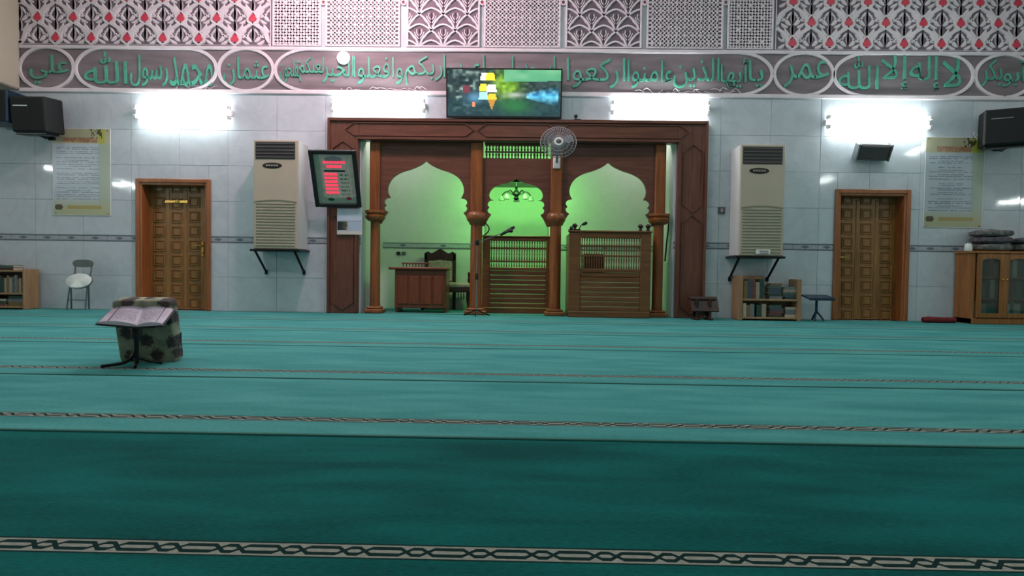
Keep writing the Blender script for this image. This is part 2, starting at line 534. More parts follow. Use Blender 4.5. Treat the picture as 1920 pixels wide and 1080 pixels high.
# ------------------------------------------------------------------ setting: floor, walls, ceiling
floor = struct(MB().box(HALL_X0 - .2, HALL_X1 + .2, HALL_Y0 - .2, 3.0, -0.25, -0.014).build('floor', M['grout']),
               'teal carpeted prayer hall floor')
SEAMS = [-13.0, -11.55, -10.06, -8.58, -7.255, -5.928, -4.27, -2.93, -1.55, -0.02]
for i in range(len(SEAMS) - 1):
    y0, y1 = SEAMS[i], SEAMS[i + 1]
    o = MB().slab(HALL_X0, HALL_X1, 0, 0.014, 0, y1 - y0 - 0.006, 0.004)
    # lay the slab down: local (x, depth, z) -> (x, z, -depth)
    o.v = [(p[0], p[2], -p[1]) for p in o.v]
    o.f = [f for f in o.f]
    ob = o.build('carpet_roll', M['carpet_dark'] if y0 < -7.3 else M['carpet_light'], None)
    ob.location = (0.03 * i, y0, 0.0); ob.parent = floor
niche_carpet = MB().box(NI[0] + .005, NI[1] - .005, 0, 2.15, -0.014, 0.0).build('carpet_roll', M['carpet_light'], floor)

wall = MB()
rs = [(HALL_X0 - .2, HALL_X1 + .2, 0.0, CEIL_Z)]
for h in HOLES: rs = subtract(rs, h)
for (a, b, c, d) in rs: wall.box(a, b, 0.0, 0.30, c, d)
wall_back = struct(wall.build('wall_back', M['grout']), 'pale marble tiled wall around the wooden mihrab portal')
struct(MB().box(HALL_X0 - .2, HALL_X0, HALL_Y0, 0, 0, CEIL_Z).build('wall_left', M['plaster']))
struct(MB().box(HALL_X1, HALL_X1 + .2, HALL_Y0, 0, 0, CEIL_Z).build('wall_right', M['plaster']))
struct(MB().box(HALL_X0 - .2, HALL_X1 + .2, HALL_Y0 - .2, HALL_Y0, 0, CEIL_Z).build('wall_rear', M['plaster']))
struct(MB().box(HALL_X0 - .2, HALL_X1 + .2, HALL_Y0 - .2, 0.3, CEIL_Z, CEIL_Z + .2).build('ceiling', M['ceiling']))
# long plaster beam along the left side of the hall
bx = at(38, 90).x
bm = MB().cbox(HALL_X0, bx, HALL_Y0, -0.001, at(38, 169).z, CEIL_Z, 0.02)
struct(bm.build('trim_1', M['beam']), 'beige plaster beam running along the left side of the hall')

# tiles: 60 cm courses with a grey listello, every tile its own piece
TW = 0.80
COURSES = [(0.0, 0.56), (0.56, 1.12), (1.225, 1.80), (1.80, 2.38), (2.38, 2.955), (2.955, 3.55)]
GAP = 0.0016
tile_src = {}
def put_tile(x0, x1, z0, z1, mat, key, parent, name='tile', yf=-0.014, tilt=0.0045):
    w, h = x1 - x0, z1 - z0
    if w < 0.02 or h < 0.02: return
    k = (key, round(w, 3), round(h, 3), parent.name)
    if k not in tile_src:
        m = MB().slab(-w / 2 + GAP, w / 2 - GAP, 0, 0.013, -h / 2 + GAP, h / 2 - GAP, 0.0022)
        me = m.mesh(name); me.materials.append(mat); tile_src[k] = me
    o = bpy.data.objects.new(name, tile_src[k]); col.objects.link(o)
    o.parent = parent
    o.location = ((x0 + x1) / 2, yf, (z0 + z1) / 2)
    o.rotation_euler = (random.uniform(-tilt, tilt), 0, random.uniform(-tilt, tilt))
X_START = at(1537, 300).x - TW * 20
listello = NT('listello_tile')
def make_listello():
    t = listello
    tc = t.n('ShaderNodeTexCoord'); sp = t.n('ShaderNodeSeparateXYZ'); t.l(tc.outputs['Object'], sp.inputs[0])
    az = t.math('ABSOLUTE', sp.outputs[2])
    edge = t.math('GREATER_THAN', az, 0.030)
    loz = t.math('LESS_THAN', t.math('ADD', t.math('MULTIPLY', t.math('ABSOLUTE', sp.outputs[0]), 0.35), az), 0.026)
    c = t.ramp(t.noise(t.coord((4, 4, 4)), 6, 3), [(0.3, lin((150, 158, 164))), (0.7, lin((176, 184, 190)))])
    c = t.mix(edge, c, lin((112, 120, 128)))
    c = t.mix(loz, c, lin((104, 112, 122)))
    t.color(c); t.set(Roughness=0.18)
make_listello()
i = 0
x = X_START
while x < HALL_X1 - 0.05:
    xa, xb = max(x, HALL_X0), min(x + TW, HALL_X1)
    if xb > xa + 0.03 and xb > HALL_X0 and xa < HALL_X1:
        for (z0, z1) in COURSES:
            pieces = [(xa, xb, z0, z1)]
            for h in HOLES: pieces = subtract(pieces, h)
            for p in pieces: put_tile(*p, M['tile'], 't', wall_back)
        for k in range(2):
            pieces = [(xa + (xb - xa) * k / 2, xa + (xb - xa) * (k + 1) / 2, 1.12, 1.225)]
            for h in HOLES: pieces = subtract(pieces, h)
            for p in pieces: put_tile(*p, listello.m, 'l', wall_back, 'border_tile', -0.016)
    x += TW

# ------------------------------------------------------------------ niche behind the portal
NIY = 1.35                                  # depth of the niche's back wall
NZ = NI[3] + 0.30
n = MB()
RC = (at(908, 400, NIY).x, at(1030, 400, NIY).x, 0.0, at(968, 341, NIY).z)    # central recess in the back wall
for (a, b, c, d) in subtract([(NI[0], NI[1], 0, NZ)], RC): n.box(a, b, NIY, NIY + .1, c, d)
wall_niche = struct(n.build('wall_niche_back', M['niche_tile']), 'tiled back wall inside the mihrab niche')
xx = NI[0] + 0.05
while xx < NI[1] - 0.02:
    xb = min(xx + 0.75, NI[1])
    for p in subtract([(xx, xb, 1.12, 1.225)], RC): put_tile(*p, listello.m, 'nl', wall_niche, 'border_tile', NIY - 0.0135, 0)
    xx += 0.75
struct(MB().box(NI[0] - .1, NI[0], 0.30, NIY, 0, NZ).build('wall_niche_left', M['niche_tile']))
struct(MB().box(NI[1], NI[1] + .1, 0.30, NIY, 0, NZ).build('wall_niche_right', M['niche_tile']))
struct(MB().box(NI[0] - .1, NI[1] + .1, 0.30, NIY + .1, NZ, NZ + .1).build('ceiling_niche', M['ceiling']))
rc = MB()
RD = NIY + 0.75
rc.box(RC[0] - .05, RC[0], NIY + .1, RD, 0, RC[3]); rc.box(RC[1], RC[1] + .05, NIY + .1, RD, 0, RC[3])
rc.box(RC[0] - .05, RC[1] + .05, RD, RD + .05, 0, RC[3])
struct(rc.build('wall_recess', M['niche_tile']), 'smooth walls of the small recess behind the middle arch')
struct(MB().box(RC[0] - .05, RC[1] + .05, NIY + .1, RD + .05, RC[3], RC[3] + .05).build('ceiling_recess', M['grey_plastic']))

# ------------------------------------------------------------------ stucco panels high on the wall
def clip(p, q, r):
    x0, z0, x1, z1 = p[0], p[1], q[0], q[1]
    dx, dz = x1 - x0, z1 - z0
    t0, t1 = 0.0, 1.0
    for pp, qq in ((-dx, x0 - r[0]), (dx, r[1] - x0), (-dz, z0 - r[2]), (dz, r[3] - z0)):
        if abs(pp) < 1e-9:
            if qq < 0: return None
        else:
            t = qq / pp
            if pp < 0: t0 = max(t0, t)
            else: t1 = min(t1, t)
    if t0 >= t1: return None
    return (x0 + dx * t0, z0 + dz * t0), (x0 + dx * t1, z0 + dz * t1)
def clip_poly(pts, r):
    # runs of a polyline that lie inside the rectangle
    runs = []; cur = []
    for a, b in zip(pts[:-1], pts[1:]):
        c = clip(a, b, r)
        if c is None:
            if len(cur) > 1: runs.append(cur)
            cur = []; continue
        if cur and math.hypot(cur[-1][0] - c[0][0], cur[-1][1] - c[0][1]) < 1e-6: cur.append(c[1])
        else:
            if len(cur) > 1: runs.append(cur)
            cur = [c[0], c[1]]
    if len(cur) > 1: runs.append(cur)
    return runs
PXM = 1 / 114.8
PZ1 = 5.72
PZ0 = FR_TOP + 0.035
YB, YF = -0.012, -0.034
def panel_base(name, px0, px1, label, group=None, border=0.03):
    x0, x1 = at(px0, 50).x, at(px1, 50).x
    t = thing(name, ((x0 + x1) / 2, 0, PZ0), label, 'wall panel', group)
    MB().slab(x0, x1, YB, -0.0005, PZ0, PZ1, 0.004).build('backing', M['stucco_field'], t)
    b = MB()
    for (a0, a1, c0, c1) in ((x0, x0 + border, PZ0, PZ1), (x1 - border, x1, PZ0, PZ1), (x0 + border, x1 - border, PZ0, PZ0 + border * .8), (x0 + border, x1 - border, PZ1 - border, PZ1)):
        b.slab(a0, a1, YF - 0.006, YB, c0, c1, 0.006)
    b.build('border', M['stucco'], t)
    return t, (x0 + border, x1 - border, PZ0 + border * .8, PZ1 - border)
# tapering leaves of one palmette: start, end, greatest width, all in lattice units above a bud
LEAF = [((0, 13), (0, 35), 8.5), ((3, 13), (14, 28), 7.5), ((7, 9), (21, 19), 6.5), ((0, 36), (0, 59), 8.5), ((3, 33), (13, 47), 7.5), ((8, 29), (21, 37), 6.5),
        ((20, 22), (27, 33), 5.5), ((3, 57), (10, 49), 4.5), ((0, 60), (0, 70), 5.5), ((13, 3), (27, 12), 5.0), ((16, 43), (21, 50), 4.5)]
def floral(px0, px1, bud_px, label):
    t, r = panel_base('carved_panel', px0, px1, label, border=0.012)
    per = 67.6 * PXM; rh = 37.6 * PXM
    bx0 = at(bud_px, 80).x
    z_first = PZ0 + 0.105
    bands = MB(); leaves = MB(); rims = MB(); buds = []
    curve = catmull([(0, 0), (14, -8), (23, -17), (26, -27), (29, -34), (34, -40)], 4)
    for row in range(-1, 6):
        zc = z_first + row * rh
        off = 0 if row % 2 == 0 else per / 2
        k0 = int((r[0] - bx0) / per) - 2
        for k in range(k0, k0 + int((r[1] - r[0]) / per) + 5):
            xc = bx0 + off + k * per
            for sgn in (-1, 1):
                pl = [(xc + sgn * p[0] * PXM, zc - 9 * PXM + (p[1]) * PXM * 37.6 / 40) for p in curve]
                for run in clip_poly(pl, r):
                    nn = len(run)
                    bands.ribbon(run, [0.038 + 0.040 * math.sin(PI * min(1, (q + 1) / (nn + 1))) for q in range(nn)], YF, YB)
                for (p0, p1, lw) in LEAF:
                    bend = .12 if p0[0] or p1[0] else 0
                    pl = []
                    for q in range(7):
                        f_ = q / 6
                        ox = p0[0] + (p1[0] - p0[0]) * f_ + bend * math.sin(PI * f_) * (p1[1] - p0[1])
                        oz = p0[1] + (p1[1] - p0[1]) * f_ - bend * math.sin(PI * f_) * (p1[0] - p0[0])
                        pl.append((xc + sgn * ox * PXM, zc + oz * PXM))
                    if all(r[0] < q[0] < r[1] and r[2] < q[1] < r[3] for q in pl):
                        leaves.ribbon(pl, [(.8 + (lw - .8) * math.sin(PI * min(1, (q + .6) / 6.6)) ** .8) * PXM for q in range(7)], YF + 0.008, YB, round_=0.5)
            bw = 7 * PXM
            if r[0] + bw * .5 < xc < r[1] - bw * .5 and r[2] + bw * .5 < zc < r[3] - bw:
                poly = catmull([(0, -9), (6.0, -5), (7.2, 0), (4.5, 5), (0, 11), (-4.5, 5), (-7.2, 0), (-6.0, -5), (0, -9)], 3)[:-1]
                buds.append((xc, zc, poly))
                ring = [(xc + p[0] * PXM * 1.45, zc + p[1] * PXM * 1.2) for p in poly]
                if all(r[0] < q[0] < r[1] and r[2] < q[1] < r[3] for q in ring):
                    rims.ribbon(ring, 0.035, YF - 0.004, YB, closed=True)
    stuff(bands.build('lattice_band', M['stucco'], t))
    stuff(leaves.build('leaf_scrollwork', M['stucco'], t))
    stuff(rims.build('bud_rim', M['stucco'], t))
    src = None
    for (xc, zc, poly) in buds:
        if src is None:
            m = MB(); nn = len(poly)
            V = [(p[0] * PXM * 1.15, 0.0, p[1] * PXM * .88) for p in poly] + [(p[0] * PXM * .95, -0.034, p[1] * PXM * .72) for p in poly]
            m.add(V, [tuple(range(nn, 2 * nn))] + [(i, (i + 1) % nn, nn + (i + 1) % nn, nn + i) for i in range(nn)], False)
            me = m.mesh('bud'); me.materials.append(M['bud']); src = me
        o = bpy.data.objects.new('bud', src); col.objects.link(o); o.parent = t
        o.location = Vector((xc, YB, zc)) - t.location
    return t
def lattice(px0, px1, cell, w, dirs, label, extra=False):
    t, r = panel_base('carved_panel', px0, px1, label)
    m = MB(); c = cell * PXM
    cx, cz = (r[0] + r[1]) / 2, r[2]
    R = 2.2
    for a in dirs:
        ux, uz = math.cos(a), math.sin(a)
        sp = c if abs(math.sin(2 * a)) < 0.01 else c * abs(math.sin(a)) if extra else c * math.sqrt(.5)
        nl = int(R / sp)
        for k in range(-nl, nl + 1):
            px, pz = cx - uz * sp * k, cz + ux * sp * k
            s = clip((px - ux * R, pz - uz * R), (px + ux * R, pz + uz * R), r)
            if s: m.ribbon(s, w * PXM, YF, YB, round_=0.3)
    stuff(m.build('lattice', M['stucco'], t))
    m = MB()
    # small raised stars where the bars meet
    st = 2 * c
    zz = r[2] + c
    while zz < r[3]:
        xq = cx - st * 6
        while xq < r[1]:
            if xq > r[0] + .02: m.ball((xq, YF + 0.002, zz), c * .18, .012, c * .18, 6, 4)
            xq += st
        zz += st
    stuff(m.build('star_boss', M['stucco'], t))
    return t
def scales(px0, px1, label):
    t, r = panel_base('carved_panel', px0, px1, label)
    m = MB(); lf = MB()
    cw = 44.5 * PXM; rh = 29.5 * PXM
    cx = (r[0] + r[1]) / 2
    arch = catmull([(-1.0, -.10), (-.86, .30), (-.55, .66), (0, 1.0), (.55, .66), (.86, .30), (1.0, -.10)], 4)
    for row in range(-2, 7):
        for k in range(-4, 5):
            xc = cx + (k + (0.5 if row % 2 else 0)) * cw
            zc = r[2] + 0.02 + row * rh
            for scl, ww in ((1.0, 0.032),):
                pl = [(xc + p[0] * cw * .98 * scl, zc + p[1] * rh * 1.25 * scl) for p in arch]
                for run in clip_poly(pl, r): m.ribbon(run, ww, YF - 0.004, YB)
            for sgn in (-1, 1):
                for s in ([(0, 4), (0, 24)], [(1, 6), (6, 12), (9, 19)], [(1, 12), (5, 18), (4, 24)], [(3, 4), (9, 7), (14, 13)]):
                    pl = [(xc + sgn * p[0] * PXM, zc + (p[1] + 4) * PXM) for p in catmull(s, 3)]
                    for run in clip_poly(pl, r): lf.ribbon(run, 0.018, YF + 0.006, YB, round_=0.4)
    stuff(m.build('arch_lattice', M['stucco'], t))
    stuff(lf.build('leaf_scrollwork', M['stucco'], t))
    return t
floral(36, 509, 107, 'carved stucco panel with red buds beside the plaster beam')
floral(1453, 2220, 1484, 'carved stucco panel with red buds above the small grey speaker')
DI = (PI / 4, -PI / 4)
D6 = (0, PI / 2)
lattice(512, 603, 11.0, 4.6, DI, 'white star lattice stucco panel adjoining the budded panel by the beam')
lattice(1363, 1449, 11.0, 4.6, DI, 'white star lattice stucco panel adjoining the budded panel over the small speaker')
lattice(611, 751, 7.4, 4.3, D6, 'fine pierced stucco panel above the round white wall lamp', True)
lattice(908, 1051, 7.4, 4.3, D6, 'fine pierced stucco panel above the television', True)
lattice(1212, 1355, 7.4, 4.3, D6, 'fine pierced stucco panel next to a star lattice and a scalloped panel', True)
scales(763, 900, 'scalloped arch stucco panel above the television edge nearer the round lamp')
scales(1060, 1203, 'scalloped arch stucco panel above the television edge nearer the fan')
RING_AT = ['beside the star lattice panel nearer the plaster beam', 'between the round lamp panel and a scalloped panel', 'beside the television panel, on its round lamp side',
           'beside the television panel, on its fan side', 'between a scalloped panel and a pierced panel over the portal corner', 'between a pierced panel and the star lattice nearer the small speaker']
for k, px in enumerate((607, 757, 904, 1055.5, 1207.5, 1359)):
    x = at(px, 50).x
    t = thing('stucco_ring', (x, 0, at(px, 6).z), 'small stucco ring ' + RING_AT[k], 'wall ornament', 'stucco rings between the panels')
    m = MB()
    zc = at(px, 6).z
    m.ribbon([(x + 0.038 * math.cos(a * PI / 8), zc + 0.038 * math.sin(a * PI / 8)) for a in range(16)], 0.026, YF - .004, -0.0005, closed=True)
    m.build('ring', M['stucco'], t)
    MB().lathe([(0.018, 0.012), (0.018, 0.0), (0.010, -0.006)], (x, -0.0125, zc), 10, 'Y').build('boss', M['bud'], t)

# ------------------------------------------------------------------ calligraphy frieze
FORMS = {'ا': (0xFE8D, 0xFE8E), 'أ': (0xFE83, 0xFE84), 'إ': (0xFE87, 0xFE88), 'ء': (0xFE80,), 'د': (0xFEA9, 0xFEAA), 'ذ': (0xFEAB, 0xFEAC),
         'ر': (0xFEAD, 0xFEAE), 'و': (0xFEED, 0xFEEE)}
for ch, base in (('ب', 0xFE8F), ('ت', 0xFE95), ('ث', 0xFE99), ('ج', 0xFE9D), ('ح', 0xFEA1), ('خ', 0xFEA5), ('س', 0xFEB1), ('ع', 0xFEC9),
                 ('ف', 0xFED1), ('ك', 0xFED9), ('ل', 0xFEDD), ('م', 0xFEE1), ('ن', 0xFEE5), ('ه', 0xFEE9), ('ي', 0xFEF1)):
    FORMS[ch] = (base, base + 1, base + 2, base + 3)
def shape_arabic(w):
    out = []
    i = 0
    prev_join = False
    while i < len(w):
        ch = w[i]
        if ch == 'ل' and i + 1 < len(w) and w[i + 1] == 'ا':
            out.append(chr(0xFEFC if prev_join else 0xFEFB)); prev_join = False; i += 2; continue
        f = FORMS.get(ch)
        if f is None:
            out.append(ch); prev_join = False; i += 1; continue
        nxt = i + 1 < len(w) and w[i + 1] in FORMS and w[i + 1] != 'ء'
        if len(f) == 4:
            k = (3 if prev_join else 2) if nxt else (1 if prev_join else 0)
            out.append(chr(f[k])); prev_join = nxt
        else:
            out.append(chr(f[1] if prev_join and len(f) > 1 else f[0])); prev_join = False
        i += 1
    return ''.join(reversed(out))
def word(txt, px, parent, raw=False, bold=-0.004, mat='script', name='word'):
    c = bpy.data.curves.new(name, 'FONT')
    c.body = txt if raw else shape_arabic(txt)
    c.resolution_u = 3; c.offset = bold; c.extrude = 0.5
    tmp = bpy.data.objects.new('tmp', c); col.objects.link(tmp)
    dg = bpy.context.evaluated_depsgraph_get()
    me = bpy.data.meshes.new_from_object(tmp.evaluated_get(dg))
    bpy.data.objects.remove(tmp); bpy.data.curves.remove(c)
    xs = [v.co.x for v in me.vertices]; ys = [v.co.y for v in me.vertices]
    if not xs: return None
    X0, X1, Z0, Z1 = rect(*px)
    off = world_off(parent)
    for v in me.vertices:
        u = (v.co.x - min(xs)) / (max(xs) - min(xs)); w = (v.co.y - min(ys)) / (max(ys) - min(ys))
        y = -0.034 if v.co.z > 0 else -0.010
        v.co = (X0 + (X1 - X0) * u - off.x, y - off.y, Z0 + (Z1 - Z0) * w - off.z)
    for a, b in ((min(xs), 0),): pass
    me.materials.clear(); me.materials.append(M[mat])
    o = bpy.data.objects.new(name, me); col.objects.link(o); o.parent = parent
    return o
frieze = MB().slab(bx, HALL_X1, -0.012, -0.0005, FR_BOT - .03, FR_TOP + .03, 0.004).build('trim_2', M['frieze_field'])
struct(frieze, 'grey frieze with white cartouches and raised green calligraphy')
for z, h in ((FR_TOP, .034), (FR_BOT, .04)):
    MB().slab(bx, HALL_X1, -0.042, -0.012, z - h, z + h * .7, 0.01).build('rail', M['stucco'], frieze)
ZC, ZH = (FR_TOP + FR_BOT) / 2, (FR_TOP - FR_BOT) / 2 - 0.012
def cartouche(px0, px1, capw, words):
    x0, x1 = at(px0, 138).x, at(px1, 138).x
    cw = capw * PXM
    pts = []
    for k in range(25):
        a = -PI / 2 + PI * k / 24
        pts.append((x1 - cw + cw * math.cos(a), ZC + ZH * math.sin(a)))
    for k in range(25):
        a = PI / 2 + PI * k / 24
        pts.append((x0 + cw + cw * math.cos(a), ZC + ZH * math.sin(a)))
    o = MB().ribbon(pts, 0.055, -0.038, -0.012, closed=True).build('cartouche_ring', M['stucco'], frieze)
    for w in words: word(w[0], w[1:5], o, len(w) > 5)
ALLAH = '\uFDF2'
cartouche(39, 140, 50, [('علي', 58, 104, 130, 158)])
cartouche(144, 407, 56, [('محمد', 320, 108, 400, 164), ('رسول', 246, 104, 316, 163), (ALLAH, 160, 98, 240, 158, 1)])
cartouche(411, 513, 50, [('عثمان', 420, 108, 506, 162)])
cartouche(517, 1447, 66, [('يا', 1402, 114, 1430, 164), ('أيها', 1350, 110, 1400, 166), ('الذين', 1262, 110, 1348, 166), ('ءامنوا', 1176, 114, 1260, 166),
                          ('اركعوا', 1062, 110, 1172, 166), ('واسجدوا', 960, 106, 1054, 160), ('واعبدوا', 832, 104, 925, 160), ('ربكم', 760, 106, 830, 160),
                          ('وافعلوا', 664, 108, 756, 158), ('الخير', 606, 106, 664, 156), ('لعلكم', 562, 108, 608, 154), ('تفلحون', 526, 110, 564, 156)])
cartouche(1451, 1561, 54, [('عمر', 1468, 114, 1552, 166)])
cartouche(1563, 1823, 60, [('لا', 1764, 104, 1800, 164), ('إله', 1704, 106, 1760, 170), ('إلا', 1650, 104, 1702, 168), (ALLAH, 1570, 106, 1646, 168, 1)])
cartouche(1827, 1936, 54, [('أبو', 1878, 112, 1920, 164), ('بكر', 1838, 112, 1876, 164)])
# fine white flourishes under the lettering
def flourish(px0, px1, py, parent):
    m = MB()
    x = px0
    while x < px1:
        L = random.uniform(10, 26)
        p = [(x, py + random.uniform(-4, 4)), (x + L * .4, py + random.uniform(-7, 7)), (x + L, py + random.uniform(-4, 6))]
        pts = [(at(a, b).x, at(a, b).z) for a, b in catmull(p, 4)]
        m.ribbon(pts, 0.009, -0.024, -0.011)
        x += L * random.uniform(.5, .9)
    return stuff(m.build('flourish', M['stucco'], parent))
flourish(640, 800, 170, frieze); flourish(1190, 1380, 172, frieze); flourish(330, 395, 165, frieze)

# ------------------------------------------------------------------ mihrab portal
PX0, PX1, PZL, PZT = at(616.5, 400).x, at(1322, 400).x, at(970, 268).z, at(970, 226).z
JW = at(675, 400).x - PX0
JWR = PX1 - at(1266, 400).x
portal = thing('mihrab_portal', ((PX0 + PX1) / 2, 0, 0), 'carved dark wood portal with three ogee arches framing the mihrab niche', 'portal')
def moulded(name, x0, x1, z0, z1, panels, mat, parent):
    o = MB().slab(x0, x1, -0.10, 0.0 - 0.001, z0, z1, 0.008).build(name, mat, parent)
    return o
jl = moulded('jamb', PX0, PX0 + JW, 0.0, PZT, None, M['frame_wood_v'], portal)
jr = moulded('jamb', PX1 - JWR, PX1, 0.0, PZT, None, M['frame_wood_v'], portal)
li = moulded('lintel', PX0 + JW, PX1 - JWR, PZL, PZT, None, M['frame_wood'], portal)
# mitred corner blocks and fillets
def fillet(pts, w, parent, mat, yf=-0.128, name='moulding', closed=False):
    return MB().ribbon(pts, w, yf, -0.0995, closed=closed, round_=.3).build(name, mat, parent)
zt, zl = PZT - .03, PZL
fillet([(PX0 + .03, 0.02), (PX0 + .03, zt - .01)], 0.055, jl, M['frame_wood_v'])
fillet([(PX0 + JW - .03, 0.02), (PX0 + JW - .03, zl + .02)], 0.05, jl, M['frame_wood_v'])
fillet([(PX1 - .03, 0.02), (PX1 - .03, zt - .01)], 0.055, jr, M['frame_wood_v'])
fillet([(PX1 - JWR + .03, 0.02), (PX1 - JWR + .03, zl + .02)], 0.05, jr, M['frame_wood_v'])
fillet([(PX0 + .06, PZT - .035), (PX1 - .06, PZT - .035)], 0.062, li, M['frame_wood'], -0.135, 'cornice')
fillet([(PX0 + JW - .02, PZL + .03), (PX1 - JWR + .02, PZL + .03)], 0.05, li, M['frame_wood'])
def hexpanel(x0, x1, z0, z1, ch, parent, mat, ends=(1, 1)):
    # raised outline of a field whose ends are pointed
    zm = (z0 + z1) / 2
    pts = [(x0 + ch, z0), (x1 - ch, z0), (x1, zm), (x1 - ch, z1), (x0 + ch, z1), (x0, zm)]
    MB().ribbon(pts, 0.022, -0.118, -0.0995, closed=True, round_=.4).build('panel_moulding', mat, parent)
za, zb = PZL + .075, PZT - .085
hexpanel(PX0 + .30, at(893, 245).x - .03, za, zb, .14, li, M['frame_wood'])
hexpanel(at(893, 245).x + .03, at(1046, 245).x - .03, za, zb, .14, li, M['frame_wood'])
hexpanel(at(1046, 245).x + .03, PX1 - .32, za, zb, .14, li, M['frame_wood'])
def hexv(x0, x1, z0, z1, ch, parent):
    xm = (x0 + x1) / 2
    pts = [(x0, z0 + ch), (xm, z0), (x1, z0 + ch), (x1, z1 - ch), (xm, z1), (x0, z1 - ch)]
    MB().ribbon(pts, 0.022, -0.118, -0.0995, closed=True, round_=.4).build('panel_moulding', M['frame_wood_v'], parent)
zx = at(1290, 402).z
for (a, b, par) in ((PX0 + .09, PX0 + JW - .08, jl), (PX1 - JWR + .09, PX1 - .09, jr)):
    hexv(a, b, 0.06, zx - .02, .12, par); hexv(a, b, zx + .02, PZL - .02, .12, par)

COLX = [(702, 9.5), (893, 11.5), (1042.5, 11.0), (1237, 10.0)]
cols = []
CY = 0.075
ZCAP = at(893, 410).z
for k, (cx, hw) in enumerate(COLX):
    X = at(cx, 410).x; r = hw * PXM
    c = MB().lathe([(r * 1.0, 0.10), (r * 1.04, 0.13), (r, 0.2), (r * .98, ZCAP * .6), (r * .96, ZCAP - .08), (r * 1.0, ZCAP - .05)], (X, CY, 0), 16).build('column', M['column_wood'], portal)
    w = r * 1.75
    MB().cbox(X - w, X + w, CY - w, CY + w, 0.0, 0.07, .015).cbox(X - w * .8, X + w * .8, CY - w * .8, CY + w * .8, 0.07, 0.11, .015).build('base', M['column_wood'], c)
    if k in (0, 3):
        MB().lathe([(r, ZCAP - .06), (r * 1.5, ZCAP - .05), (r * 1.95, ZCAP - .01), (r * 2.0, ZCAP + .03), (r * 1.7, ZCAP + .05), (r * 2.05, ZCAP + .08), (r * 2.05, ZCAP + .115), (r * 1.1, ZCAP + .13)], (X, CY, 0), 16).build('capital', M['column_wood'], c)
    else:
        MB().lathe([(r, ZCAP - .10), (r * 1.15, ZCAP - .07), (r * 1.6, ZCAP - .02), (r * 1.72, ZCAP + .04), (r * 1.5, ZCAP + .09), (r * 1.15, ZCAP + .12)], (X, CY, 0), 16).build('capital', M['column_wood'], c)
    MB().cbox(X - r, X + r, CY - r, CY + r, ZCAP + .10, PZL + .01, .02).build('post', M['column_wood'], c)
    cols.append(X)
ARCH = [(0, 0), (11, 8), (28, 15.5), (44, 20.5), (58, 28), (67, 38), (71.5, 50), (71, 60), (67, 68)]
LOBES = [(67, 69), (73, 70), (77.5, 74), (78, 79), (75, 83), (78.5, 87), (76.5, 93), (71.5, 96), (75, 101), (79, 108), (83.5, 118)]
def arch_panel(xa, xb, apex_px, apex_py, sx, ys, ztop, yf):
    half = catmull(ARCH, 3)
    ylast = 68 * ys
    pts = [(p[0] * sx, p[1] * ys) for p in half] + [(p[0] - 83.5 + 83.5 * sx, ylast + (p[1] - 68)) for p in catmull(LOBES, 2)]
    ax, az = at(apex_px, apex_py).x, at(apex_px, apex_py).z
    right = [(ax + p[0] * PXM, az - p[1] * PXM) for p in pts]
    left = [(ax - p[0] * PXM, az - p[1] * PXM) for p in pts[1:]]
    zb = right[-1][1]
    poly = [(xa, ztop), (xa, zb)] + left[::-1] + right + [(xb, zb), (xb, ztop)]
    return MB().prism(poly, yf, yf + .06).build('arch_panel', M['frame_wood'], portal), poly
arch_panel(cols[0], cols[1], 798, 301, 1.0, 1.0, PZL + .01, CY - .03)
arch_panel(cols[1], cols[2], 968, 334, .70, .58, at(968, 296).z, CY - .03)
arch_panel(cols[2], cols[3], 1141.5, 304, 1.0, 1.0, PZL + .01, CY - .03)
# little spindle grille over the middle arch
gz0, gz1 = at(968, 296).z, PZL + .01
ga, gb = at(909, 280).x, at(1029, 280).x
MB().box(ga, gb, CY - .025, CY + .025, gz1 - .045, gz1).build('grille_rail', M['frame_wood'], portal)
MB().box(ga, gb, CY - .02, CY + .02, (gz0 + gz1) / 2 - .012 - .02, (gz0 + gz1) / 2 + .012 - .02).build('grille_rail', M['frame_wood'], portal)
def spindle_prof(h, r):
    return [(r * .8, 0), (r * .8, h * .08), (r * .4, h * .12), (r, h * .28), (r * .45, h * .44), (r * .75, h * .5), (r * .45, h * .56), (r, h * .72), (r * .4, h * .88), (r * .8, h * .92), (r * .8, h)]
def spindle_row(x0, x1, z0, z1, y, nsp, r, parent, mat):
    src = None
    for k in range(nsp):
        X = x0 + (x1 - x0) * (k + .5) / nsp
        if src is None:
            me = MB().lathe(spindle_prof(z1 - z0, r), (0, 0, 0), 6).mesh('spindle'); me.materials.append(mat); src = me
        o = bpy.data.objects.new('spindle', src); col.objects.link(o); o.parent = parent
        o.location = Vector((X, y, z0)) - world_off(parent)
spindle_row(ga, gb, gz0, gz1 - .045, CY, 20, .018, portal, M['frame_wood'])

# dark pelmet added for the shade atop the middle arch, hiding the green lamp
ax0, ax1, az0, az1 = rect(922, 335, 1014, 342, .25)
shade_bd = thing('lamp_shadeboard', ((ax0 + ax1) / 2, .25, az0), 'added dark pelmet hanging behind the middle arch', 'shadeboard')
MB().prism([(ax0, az0), (ax1, az0), ((ax0 + ax1) / 2 + .05, az1 + .01), ((ax0 + ax1) / 2, az1 + .04), ((ax0 + ax1) / 2 - .05, az1 + .01)], .20, .24).build('board', M['dark_wood'], shade_bd)
for xh in (ax0 + .1, ax1 - .1):
    MB().tube([(xh, .22, az0 + .03), (xh, .22, NZ)], .006, 6).build('hanger', M['dark_wood'], shade_bd)
gl = thing('green_tube_lamp', ((ax0 + ax1) / 2, .33, az0 + .06), 'green tube lamp hidden behind the added dark pelmet of the middle arch', 'lamp')
MB().box(ax0 + .05, ax1 - .05, .245, .30, az0 + .07, az0 + .11).build('housing', M['white_plastic'], gl)
